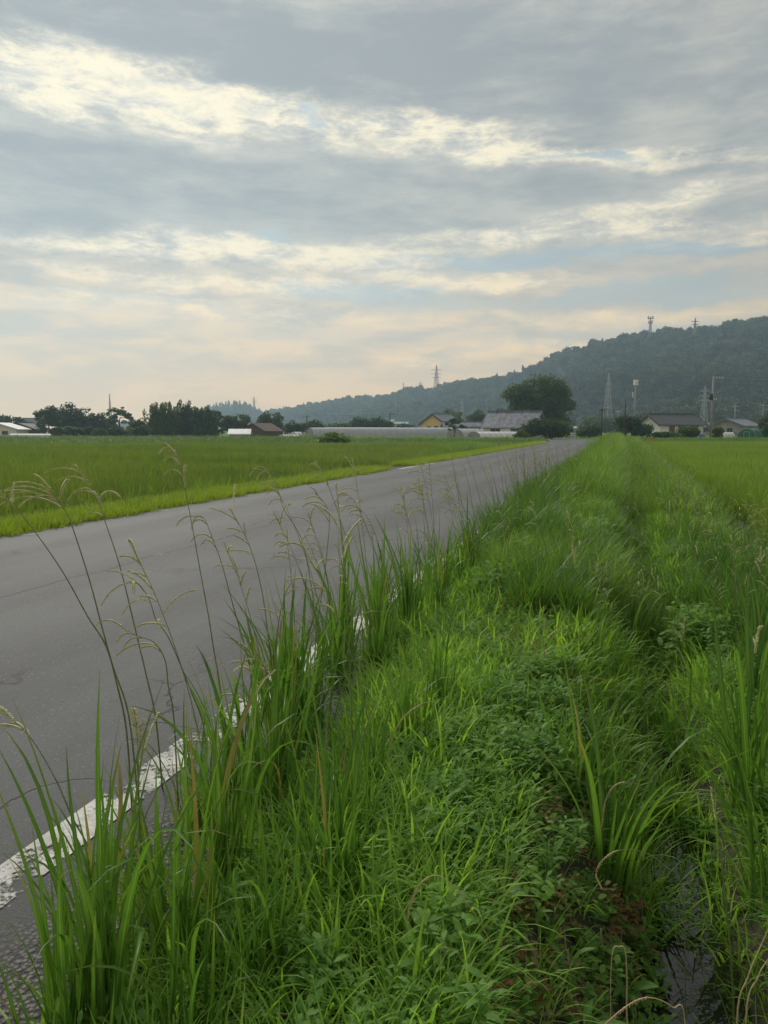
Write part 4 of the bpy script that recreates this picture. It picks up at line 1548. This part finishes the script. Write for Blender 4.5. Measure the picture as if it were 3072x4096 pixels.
for (s0, s1, dens) in ((.7, 3.2, 760), (3.2, 6, 520), (6, 12, 240), (12, 24, 110), (24, 92, 26)):
    n = int((s1 - s0) * 4.4 * dens)
    for _ in range(n):
        s = r.uniform(s0, s1)
        l = r.uniform(-3.2, 1.56)
        far = 1 + .018 * s
        if s > 8.5 and l < -1.95: continue
        if s > 7.5 and -1.95 < l < -1.35 and r.uniform() < .8: continue
        edge = 1.10 + .38 * smooth(2.6, 4.4, s) + .10 * (mnoise.noise((s * 1.7, 0, 0)) + .6 * mnoise.noise((s * 6, 3, 0)))
        if l > edge - .06 and (l > edge + .06 or r.uniform() < .75): continue
        ditch = -.52 + wob_(s) < l < -.12 + wob_(s)
        nz = mnoise.noise((s * .8, l * 1.2, 3))
        if red_zone(s, l) < 1.0 and s < 3.2 and vz(s, l) > -.37 and l < .12:
            u = r.uniform()
            if u < .34: put(red_p, s, l, r.uniform(.6, 1.2))
            elif u < .58: put(weed_p, s, l, r.uniform(.3, .6))
            elif u < .76: put(short_p, s, l, r.uniform(.35, .6))
            continue
        if ditch and r.uniform() < (.50 if s < 2.5 else .42 if s < 5 else .3):
            continue
        if red_zone(s, l) < 1.0 and s < 3.2:
            u = r.uniform()
            if u < .42: put(red_p, s, l, r.uniform(.7, 1.25))
            elif u < .62: put(weed_p, s, l, r.uniform(.35, .6))
            elif u < .78: put(short_p, s, l, r.uniform(.35, .6))
            elif u < .84: put(weed_p, s, l, r.uniform(.6, .9))
            elif u < .88: put(fine_p, s, l, r.uniform(.4, .7))
            continue
        if weed_zone(s, l) < .8:
            u = r.uniform()
            if u < .30: put(weed_p, s, l, r.uniform(.6, 1.2))
            elif u < .80: put(short_p, s, l, r.uniform(.45, .8))
            continue
        if l < -.55 and s < 9:
            u = r.uniform()
            if u < .18: put(fine_p, s, l, r.uniform(.5, .9) * far)
            elif u < .65: put(short_p, s, l, r.uniform(.6, 1.0) * far)
            elif u < .80: put(weed_p, s, l, r.uniform(.7, 1.3) * far)
            continue
        u = r.uniform()
        if s < 12:
            if u < .74 + .15 * nz: put(short_p, s, l, r.uniform(.50, 1.0) * far * (1 + .25 * nz))
            elif u < .84: put(fine_p, s, l, r.uniform(.35, .75) * far)
            elif nz < -.12 or u > .97: put(weed_p, s, l, r.uniform(.6, 1.1) * far)
        else:
            if u < .35: put(short_p, s, l, r.uniform(.8, 1.2) * far)
            elif u < .75: put(fine_p, s, l, r.uniform(.8, 1.3) * far)
            else: put(wild_p, s, l, r.uniform(.6, 1.1))
# hummocks of tall wild grass on the bank in the middle distance
for _ in range(3400):
    s = 5.5 + 80 * r.uniform() ** 1.8
    l = r.uniform(-1.7, 1.0)
    nz = mnoise.noise((s * .45, l * .9, 6)) + .15 * smooth(10, 30, s)
    if nz < .08 or (s > 7.5 and l < -1.2): continue
    put(wild_p, s, l, r.uniform(.45, .8) * (1 + .75 * smooth(11, 26, s)))
for _ in range(650):
    s = 4.2 + 80 * r.uniform() ** 1.9
    l = r.choice([r.uniform(-1.6, .9), r.uniform(-1.6, -.6)])
    if r.uniform() < .8 and not (s > 7.5 and l < -1.2): put(seed_p, s, l, r.uniform(.55, 1.0))
for _ in range(420):
    s = 8 + 70 * r.uniform() ** 1.6
    put(tall_p, s, r.uniform(.9, 1.5), r.uniform(.55, .9))
for _ in range(1500):
    s = 4.6 + 34 * r.uniform() ** 1.7
    l = r.uniform(-1.1, .95)
    nz = mnoise.noise((s * .9, l * 1.6, 21))
    if nz > .16: put(tall_p, s, l, r.uniform(.35, .75))
    elif nz < -.22: put(weed_p, s, l, r.uniform(1.2, 2.2))
for _ in range(90):
    put(tall_p, r.uniform(3.5, 9.5), r.uniform(-2.2, -.75), r.uniform(.5, .95))

dry_p = []
for _ in range(520):
    s = 2.6 + 50 * r.uniform() ** 2.0
    l = r.uniform(-1.9, .9)
    if mnoise.noise((s * .7, l * 1.1, 12)) > .05: put(dry_p, s, l, r.uniform(.5, 1.0))


def flush(name, label, lst, coll, n, tilt=.12):
    a = np.array(lst)
    scatter(name, label, a[:, :3], zrot(r, len(a), tilt), a[:, 3], r.integers(0, n, len(a)), coll)


def dist(pt): return math.hypot(pt[0], pt[1])


flush('short_grass', 'light green short grass covering the near verge', [a for a in short_p if dist(a) < 3.6], C_short, 7, .15)
flush('short_grass', 'light green short grass covering the farther verge', [a for a in short_p if dist(a) >= 3.6], C_short2, 6, .15)
flush('fine_grass', 'thin wispy grass mixed through the verge', fine_p, C_fine, 6, .15)
flush('ground_weeds', 'low broad leaved weeds carpeting the verge', weed_p, C_weed, 5)
flush('red_ground_cover', 'reddening creeping leaves on the ditch slope', red_p, C_red, 11)
flush('bank_grass', 'tall tangled grass along the bank into the distance', wild_p, C_wild, 6)
flush('dry_grass', 'dry brown grass scattered through the bank', dry_p, C_dry, 4, .2)
flush('road_edge_grass', 'dark green tall grass lining the far road edge', tall_p, C_tall, 6)
flush('seed_stalks', 'thin nodding seed stalks scattered over the bank', seed_p, C_seed, 7, .1)


# ------------------------------------------------------------------ tall grass clumps in the foreground: every blade and stalk a piece
def hero_blade(i):
    rr = random.Random(500 + i)
    L = rr.uniform(.48, .82)
    W_ = rr.uniform(.0112, .0195)
    lean0 = rr.uniform(.02, .22)
    kink = rr.random() < .30
    curl = rr.uniform(.15, .9) if not kink else rr.uniform(1.3, 2.3)
    segs = 10
    pts = blade_pts(L, lean0, curl, segs, 1.5 if not kink else 2.6)
    tw = rr.uniform(-.9, .9)
    v, uv = [], []
    for k, (x, z) in enumerate(pts):
        u = k / segs
        w = W_ / 2 * min(1, .5 + 2.0 * u) * (1 - u ** 2.6) + .0004
        a = tw * u
        t0 = pts[min(k + 1, segs)]
        t1 = pts[max(k - 1, 0)]
        tx, tz = t0[0] - t1[0], t0[1] - t1[1]
        n_ = math.hypot(tx, tz)
        nx_, nz_ = -tz / n_, tx / n_          # upper side normal in the XZ plane
        for q, sgn in enumerate((-1, 0, 1)):
            off = sgn * w
            lift = .30 * w * abs(sgn)
            v.append((x + nx_ * (lift - off * math.sin(a) * -1 * .8), off * math.cos(a), z + nz_ * (lift + off * math.sin(a) * .8)))
            uv.append((q / 2, u))
    f = []
    for k in range(segs):
        for q in range(2):
            a = k * 3 + q
            f.append((a, a + 1, a + 4, a + 3))
    return mesh_data('blade', v, f, M['tall'], True, uv)


BLADES = [hero_blade(i) for i in range(28)]
OLD = []
for i in range(8):
    me = hero_blade(40 + i).copy()
    me.materials.clear()
    me.materials.append(M['yellowing'])
    OLD.append(me)


def clump(s, l, n, hgt, seed, label, group=None, wind=(-.16, 0), spread=.075):
    rr = random.Random(seed)
    b = SL(s, l)
    root = empty('grass_clump', (b.x, b.y, vz(s, l) - .01))
    tag(root, label, 'grass', group)
    for k in range(n):
        o = bpy.data.objects.new('blade', rr.choice(OLD if rr.random() < .035 else BLADES))
        a = rr.uniform(0, 2 * math.pi)
        q = spread * math.sqrt(rr.random())
        o.location = (math.cos(a) * q, math.sin(a) * q, -.02)
        o.rotation_euler = (wind[1] + rr.gauss(0, .10), wind[0] + rr.gauss(0, .10), a + rr.uniform(-1.1, 1.1))
        sc_ = hgt * rr.uniform(.55, 1.12)
        o.scale = (sc_, sc_ * rr.uniform(.85, 1.1), sc_)
        link(o, root)
    return root


clumps = []
spots = []
rr = random.Random(21)
s = 1.02
while s < 6.6:
    for row in (0, 1):
        l = (1.14 if row == 0 else .95) + .34 * smooth(1.7, 3.0, s) + rr.uniform(-.10, .10)
        if s < 1.5 and row == 0: l -= .05
        spots.append((s + row * .09 + rr.uniform(-.05, .05), l))
    if s < 3.0:
        spots.append((s + .12 + rr.uniform(-.05, .05), .76 + rr.uniform(-.07, .07)))
    s += .21 + .05 * s
for i, (s, l) in enumerate(spots):
    if i == 0: lab, grp = 'lush tall grass clump nearest the camera at the lower left', None
    elif i == 1: lab, grp = 'second nearest tall grass clump at the bottom of the picture', None
    else: lab, grp = 'tall green grass clump in the row along the worn edge line', 'grass clumps along the road edge'
    c = clump(s, l, 38 if s < 4 else 32, rr.uniform(.70, 1.0) * (.78 if l < .85 else 1) * (1 + .10 * smooth(3, 4.2, s)), 600 + i, lab, grp)
    clumps.append((c, s, l))
right_spots = [(2.40, -.02, 1.02, 'dense tall grass clump standing alone beside the red leaves'), (2.62, .10, .85, 'smaller grass clump just behind the lone dense clump'),
               (2.30, -.50, 1.05, 'tall grass clump over the ditch water at the right edge'), (2.80, -.52, 1.1, 'second tall grass clump at the right edge beyond the ditch'),
               (3.25, -.58, 1.0, 'third tall grass clump along the far ditch bank'), (3.75, -.66, 1.05, 'tall grass clump at the right edge behind the ditch clumps'),
               (3.6, -.33, .80, 'grass clump leaning over the narrow ditch, middle distance'), (4.5, -.80, .95, 'grass clump on the weedy ground right of the ditch'),
               (4.0, .12, .70, 'low grass clump on the bank behind the lone clump'), (5.2, -.1, .8, 'grass clump on the bank crest in the middle distance'),
               (5.4, -1.0, .9, 'far right grass clump before the rice field corner')]
for i, (s, l, h_, lab) in enumerate(right_spots):
    clumps.append((clump(s, l, 30, h_, 800 + i, lab, None, (.0, 0), .08), s, l))
# farther clumps, their blades too fine to tell apart
for i in range(34):
    s = 6.8 + i * .30 + rr.uniform(-.1, .1)
    l = rr.uniform(1.0, 1.5)
    b = SL(s, l)
    root = empty('grass_clump', (b.x, b.y, vz(s, l) - .01), rr.uniform(0, 6.28))
    tag(root, 'dark green grass clump farther along the road edge', 'grass', 'farther grass clumps along the road edge')
    o = bpy.data.objects.new('foliage', C_tall.objects[i % 6].data)
    h_ = rr.uniform(.75, 1.05)
    o.scale = (h_ * 1.2, h_ * 1.2, h_)
    link(o, root)
    for q in range(rr.randint(1, 3)):
        o = bpy.data.objects.new('seed_stalk', seed_meshes[rr.randint(0, 6)])
        o.location = (rr.uniform(-.06, .06), rr.uniform(-.06, .06), 0)
        o.rotation_euler = (rr.gauss(0, .07), rr.gauss(-.05, .07), -root.rotation_euler[2] + rr.uniform(-.6, .6))
        o.scale = (1.1,) * 3
        link(o, root)


# flowering stalks: parts of the clumps they grow from
def catmull(pts, n=5):
    P_ = [Vector(p) for p in pts]
    P_ = [P_[0] * 2 - P_[1]] + P_ + [P_[-1] * 2 - P_[-2]]
    out = []
    for i in range(1, len(P_) - 2):
        for k in range(n):
            u = k / n
            a, b, c, d = P_[i - 1], P_[i], P_[i + 1], P_[i + 2]
            out.append(.5 * ((2 * b) + (c - a) * u + (2 * a - 5 * b + 4 * c - d) * u * u + (3 * b - a - 3 * c + d) * u ** 3))
    out.append(P_[-2])
    return out


def nearest_clump(x, y):
    return min(clumps, key=lambda c: (c[0].location.x - x) ** 2 + (c[0].location.y - y) ** 2)[0]


def stalk(path, nr, rad, seed, side=(-1, 0), droop=1.6, top=.30, length=(.09, .16), root=None, mats=('stem', 'spike'), dense=False, ground=True):
    """path from tip to base, world points"""
    rr = random.Random(seed)
    pts = [Vector(p) for p in path][::-1]
    if ground:
        b = pts[0]
        s, l = to_sl(b.x, b.y)
        g0 = Vector((b.x + (b.x - pts[1].x) * .5, b.y, vz(s, l) - .02))
        if b.z > g0.z + .05: pts = [g0] + pts
    pts = catmull(pts, 5)
    base = pts[0]
    if root is None:
        root = nearest_clump(base.x, base.y)
    off = Vector(root.location)
    loc = [p - off for p in pts]
    n = len(loc)
    mb = MB().tube(loc, [rad * (1 - .7 * i / (n - 1)) for i in range(n)], 5)
    st_o = mb.build('stalk', M[mats[0]], root, True)
    for k in range(nr):
        u = 1 - top + top * min(.98, max(0, (k + .5 + rr.uniform(-.45, .45)) / nr))
        i = min(n - 2, int(u * (n - 1)))
        tan = (loc[i + 1] - loc[i]).normalized()
        d = tan * rr.uniform(.45, 1.1) + Vector((side[0] * rr.uniform(.2, 1.2) * (-.6 if rr.random() < .22 else 1), side[1] + rr.uniform(-.7, .7), rr.uniform(-.1, .4)))
        ms = MB()
        spikelets(ms, raceme_path(loc[i], d, rr.uniform(.7, 1.6) * rr.uniform(*length) * (1.1 - .35 * (k / nr)), droop * rr.uniform(.6, 1.3), 8), rr, .0076, .0036 if not dense else .0026)
        ms.build('seed_branch', M[mats[1]], st_o)
    ms = MB()
    spikelets(ms, loc[int(n * .88):], rr, .0076, .0036)
    ms.build('seed_branch', M[mats[1]], st_o)
    return root


def zpath(pts, ox, oy, k, Y, sway):
    out = []
    n = len(pts)
    for i, (x, y) in enumerate(pts):
        out.append(P(ox + x * k, oy + y * k, Y + sway * (1 - i / (n - 1))))
    return out


K1 = .226
H1 = [
    ([(330, 62), (400, 160), (440, 250), (480, 360), (520, 480), (550, 590), (600, 800), (650, 1010), (690, 1200)], 2.45, .15, 7, .30, 1.8, (.09, .14)),
    ([(215, 165), (250, 215), (300, 290), (340, 400), (400, 590), (450, 780), (500, 960), (570, 1180)], 2.4, -.1, 9, .20, 1.3, (.12, .17)),
    ([(0, 180), (90, 280), (190, 410), (290, 560), (390, 740), (470, 870), (520, 1050), (560, 1250)], 2.3, -.15, 2, .12, 1.2, (.06, .09)),
    ([(772, 0), (800, 90), (830, 230), (860, 390), (890, 560), (920, 720), (945, 880), (980, 1100)], 2.75, .1, 7, .20, 1.6, (.11, .16)),
    ([(850, 290), (900, 300), (940, 390), (980, 500), (1010, 610), (1040, 720), (1080, 860), (1110, 1000)], 2.8, .1, 5, .32, 2.2, (.07, .11)),
    ([(1018, 258), (1070, 350), (1110, 440), (1140, 540), (1165, 660), (1180, 770), (1195, 900), (1210, 1050)], 3.0, .1, 6, .30, .7, (.07, .11)),
    ([(1120, 80), (1180, 95), (1225, 160), (1255, 260), (1310, 345), (1345, 430), (1380, 620), (1400, 800), (1420, 950)], 3.3, .2, 6, .34, 2.0, (.07, .12)),
    ([(1398, 192), (1440, 240), (1458, 300), (1450, 420), (1435, 560), (1415, 700), (1395, 860)], 3.3, .0, 5, .34, 1.2, (.08, .12)),
    ([(1395, 45), (1430, 110), (1465, 190), (1500, 290), (1540, 420), (1570, 560), (1600, 750)], 3.7, .2, 5, .28, 1.6, (.06, .10)),
    ([(1320, 560), (1280, 600), (1250, 680), (1230, 780), (1215, 900), (1205, 1000)], 3.0, -.1, 4, .45, 1.0, (.06, .09)),
    ([(1270, 350), (1275, 440), (1285, 520), (1300, 700), (1305, 900)], 3.3, .1, 4, .35, 1.8, (.06, .1)),
    ([(560, 580), (610, 590), (660, 660), (690, 750), (740, 820), (790, 930), (850, 1080), (900, 1220)], 2.6, -.2, 5, .42, 2.2, (.08, .12)),
    ([(525, 770), (600, 820), (680, 850), (730, 930), (745, 1050), (770, 1200)], 2.3, -.1, 5, .45, 1.8, (.07, .11)),
    ([(1135, 895), (1125, 960), (1105, 1060), (1095, 1160), (1085, 1290)], 2.5, -.1, 4, .5, 1.6, (.07, .11)),
    ([(1180, 940), (1185, 1000), (1165, 1090), (1150, 1190), (1130, 1330)], 2.5, .1, 4, .5, 1.8, (.06, .1)),
    ([(1500, 470), (1515, 520), (1540, 600), (1555, 720), (1550, 880)], 3.7, .1, 6, .38, 1.8, (.06, .1)),
    ([(1580, 250), (1620, 290), (1660, 370), (1690, 470), (1720, 600), (1740, 760)], 4.1, .1, 6, .34, 1.9, (.06, .1)),
    ([(1510, 185), (1560, 215), (1600, 290), (1650, 420), (1690, 560), (1710, 700)], 4.0, .1, 5, .30, 1.9, (.06, .1)),
    ([(1770, 160), (1790, 250), (1815, 340), (1840, 450), (1860, 560)], 4.6, .1, 6, .34, 1.8, (.07, .11)),
    ([(1850, 130), (1870, 220), (1890, 330), (1915, 430), (1930, 540)], 4.8, .1, 6, .34, 1.8, (.07, .11)),
]
for i, (pts, Y, sway, nr, top, droop, ln) in enumerate(H1):
    stalk(zpath(pts, 0, 450, K1, Y, sway), nr, .0034 if i < 6 else .003, 900 + i, (-1, 0), droop, top, ln)
H2 = [
    ([(-20, 20), (60, 90), (130, 160), (190, 250), (260, 380), (320, 520), (390, 650), (460, 850), (520, 1050)], 1.75, .1, 5, .25, 1.5, (.07, .11)),
    ([(600, 40), (608, 200), (612, 330), (615, 480), (622, 650), (632, 850), (640, 1100)], 1.75, -.05, 4, .30, .3, (.06, .09)),
]
for i, (pts, Y, sway, nr, top, droop, ln) in enumerate(H2):
    stalk(zpath(pts, 0, 700, K1, Y, sway), nr, .0028, 940 + i, (-.6 if i == 0 else .25, 0), droop, top, ln)
rr = random.Random(77)
for i in range(16):      # more stalks along the row
    c, s, l = clumps[rr.randint(8, len(spots) - 1)]
    b = Vector(c.location) + Vector((rr.uniform(-.06, .06), rr.uniform(-.06, .06), 0))
    h_ = rr.uniform(.85, 1.2)
    lean = Vector((rr.uniform(-.30, -.02), rr.uniform(-.12, .12), 0))
    stalk([b + lean * (u * u) * h_ + Vector((0, 0, h_ * u)) for u in (1, .8, .6, .4, .2, .02)], rr.randint(4, 7), .0026, 960 + i, (-1, 0), rr.uniform(1.0, 2.2), .28, (.07, .12), root=c)
for i in range(5):      # and on the right-hand clumps
    c, s, l = clumps[len(spots) + rr.randint(2, len(right_spots) - 1)]
    b = Vector(c.location) + Vector((rr.uniform(-.06, .06), rr.uniform(-.06, .06), 0))
    h_ = rr.uniform(.6, .95)
    lean = Vector((rr.uniform(-.25, .1), rr.uniform(-.12, .12), 0))
    stalk([b + lean * (u * u) * h_ + Vector((0, 0, h_ * u)) for u in (1, .8, .6, .4, .2, .02)], rr.randint(2, 4), .0022, 980 + i, (rr.uniform(-1, .6), 0), rr.uniform(.6, 1.4), .2, (.04, .07), root=c)
K4 = .252
stalk(zpath([(1435, 245), (1470, 480), (1490, 700), (1510, 900), (1525, 1187)], 350, 725, K4, 1.75, 0), 0, .0034, 995, root=clumps[len(spots) + 2][0])


# dry bent straws in front
def dry(label, pts, Y, sway, head, seed, ox=350, oy=725, k=K4, rad=.0018, mats=('straw', 'straw')):
    path = zpath(pts, ox, oy, k, Y, sway)
    b = path[-1]
    s, l = to_sl(b.x, b.y)
    root = empty('dry_straw', (b.x, b.y, vz(s, l)))
    tag(root, label, 'straw')
    rr = random.Random(seed)
    if b.z > vz(s, l) + .03:
        path.append(Vector((b.x + .02, b.y - .03, vz(s, l) - .02)))
    off = Vector(root.location)
    loc = [p - off for p in catmull(path, 6)]
    n = len(loc)
    so = MB().tube(loc, [rad * (.35 + .65 * i / (n - 1)) for i in range(n)], 5).build('stem', M[mats[0]], root, True)
    if head:
        ms = MB()
        hp = loc[:max(3, int(n * head))]
        spikelets(ms, hp[::-1], rr, .0058, .0040)
        spikelets(ms, [p + Vector((.001, 0, .002)) for p in hp[::-1]], rr, .0050, .005)
        ms.build('seed_head', M[mats[1]], so)
    return root


dry('dry straw seed head bent in an arch over the green grass', [(220, 860), (235, 720), (280, 630), (345, 597), (420, 650), (500, 760), (560, 870), (620, 1040), (660, 1187)], 1.55, -.05, .34, 1)
dry('dry straw bent in a low arch under the taller one', [(290, 950), (330, 900), (390, 888), (470, 940), (560, 1030), (640, 1130), (690, 1200)], 1.5, -.05, .36, 2)
dry('drooping dry seed head over the red leaves', [(1000, 650), (975, 590), (1000, 540), (1060, 500), (1150, 500), (1250, 560), (1320, 680)], 1.85, 0, .45, 3, mats=('stem', 'straw'))
dry('drooping dry seed head hanging from the lone grass clump', [(995, 410), (1010, 310), (1040, 250), (1090, 228), (1150, 245), (1180, 330), (1150, 450)], 2.15, 0, .45, 4, mats=('stem', 'straw'))
dry('pale straw folded back on itself at the bottom', [(1035, 1187), (1035, 1000), (1045, 890), (1068, 880), (1090, 890), (1098, 1000), (1100, 1190)], 1.5, 0, 0, 5, rad=.0022)
dry('leaning pale straw at the lower right edge, upper one', [(1700, 730), (1659, 815), (1620, 900), (1580, 1000), (1535, 1190)], 1.5, 0, 0, 6, rad=.0022)
dry('leaning pale straw at the lower right edge, lower one', [(1700, 860), (1659, 930), (1620, 1000), (1570, 1190)], 1.45, 0, .3, 7, rad=.002)
dry('thick dry seed head leaning at the bottom centre', [(745, 1022), (700, 1030), (640, 1100), (590, 1190)], 1.45, 0, .8, 8)
dry('dry straw arching at the bottom toward the ditch', [(1000, 1200), (1080, 1130), (1150, 1090), (1210, 1085), (1280, 1120), (1330, 1190)], 1.45, 0, .45, 9)
dry('long dry seed head lying along the bottom edge', [(1000, 1425), (1100, 1375), (1200, 1385), (1350, 1400), (1500, 1440)], 1.35, 0, .6, 10, 0, 700, K1)
dry('dry seed head at the bottom edge right of the long one', [(1760, 1345), (1659, 1325), (1550, 1345), (1450, 1430)], 1.4, 0, .6, 11, 0, 700, K1)


# broad leaved plants one can pick out
def oval_leaf(L, W_, seed):
    rr = random.Random(seed)
    v, f, uv = [], [], []
    n = 7
    for i in range(n + 1):
        u = i / n
        w = W_ / 2 * math.sin(math.pi * min(1, u * .93 + .04)) ** .75
        z = L * (.35 * u - .42 * u * u)
        for q, sg in enumerate((-1, 0, 1)):
            v.append((L * u, sg * w, z + abs(sg) * w * .25))
            uv.append((q / 2, u * .6))
    for i in range(n):
        for q in range(2):
            a = i * 3 + q
            f.append((a, a + 1, a + 4, a + 3))
    return mesh_data('leaf', v, f, M['dock'], True, uv)


M['dock'] = leafmat('broad_dock_leaf', (.080, .180, .032), (.115, .225, .045), .35, .55, 3, True, spec=.2)
OV = [oval_leaf(.055 + .008 * i, .020 + .003 * (i % 3), i) for i in range(5)]
bp = [(568, 960, 'broad leaved plant with the largest leaves at the bottom of the bank'), (602, 905, 'broad leaved seedling among the red leaves, left of centre'), (630, 920, 'broad leaved seedling among the red leaves, right of centre'),
      (500, 945, 'dark leafy plant beside the low bent straw'), (548, 880, 'broad leaved plant at the upper edge of the red leaves'), (662, 985, 'small leafy plant next to the folded pale straw'),
      (585, 1005, 'broad leaved plant at the bottom edge below the seedlings'), (448, 800, 'leafy plant in the light grass left of the dark weeds')]
for i, (px, py, lab) in enumerate(bp):
    g0 = G(px, py, -.02)
    s, l = to_sl(g0.x, g0.y)
    root = empty('broadleaf_plant', (g0.x, g0.y, vz(s, l)))
    tag(root, lab, 'plant')
    rr = random.Random(1200 + i)
    for k in range(rr.randint(6, 10)):
        o = bpy.data.objects.new('leaf', rr.choice(OV))
        a = k * 2.4 + rr.uniform(-.4, .4)
        z0 = rr.uniform(.02, .09)
        o.location = (math.cos(a) * .012, math.sin(a) * .012, z0)
        o.rotation_euler = (rr.gauss(0, .2), -rr.uniform(.1, .9), a)
        o.scale = (rr.uniform(.7, 1.15),) * 3
        link(o, root)
    MB().tube([(0, 0, -.02), (.003, 0, .05), (0, .004, .11)], [.0035, .003, .002], 6).build('stem', M['stem'], root, True)


# ------------------------------------------------------------------ haze
HAZE_DENSITY = .00050
mb = MB().box(-1170, 1170, -220, 1320, -12, 190)
hz = mb.build('haze', None)
m = bpy.data.materials.new('haze_air')
m.use_nodes = True
t = NT(m.node_tree)
m.node_tree.nodes.remove(m.node_tree.nodes['Principled BSDF'])
pv = t.n('ShaderNodeVolumePrincipled')
pv.inputs['Color'].default_value = (.60, .81, 1.0, 1)
pv.inputs['Density'].default_value = HAZE_DENSITY
pv.inputs['Anisotropy'].default_value = .5
t.link(pv.outputs[0], m.node_tree.nodes['Material Output'].inputs['Volume'])
hz.data.materials.append(m)
tag(hz, 'thin evening haze between the fields and the hills', 'haze', kind='stuff')
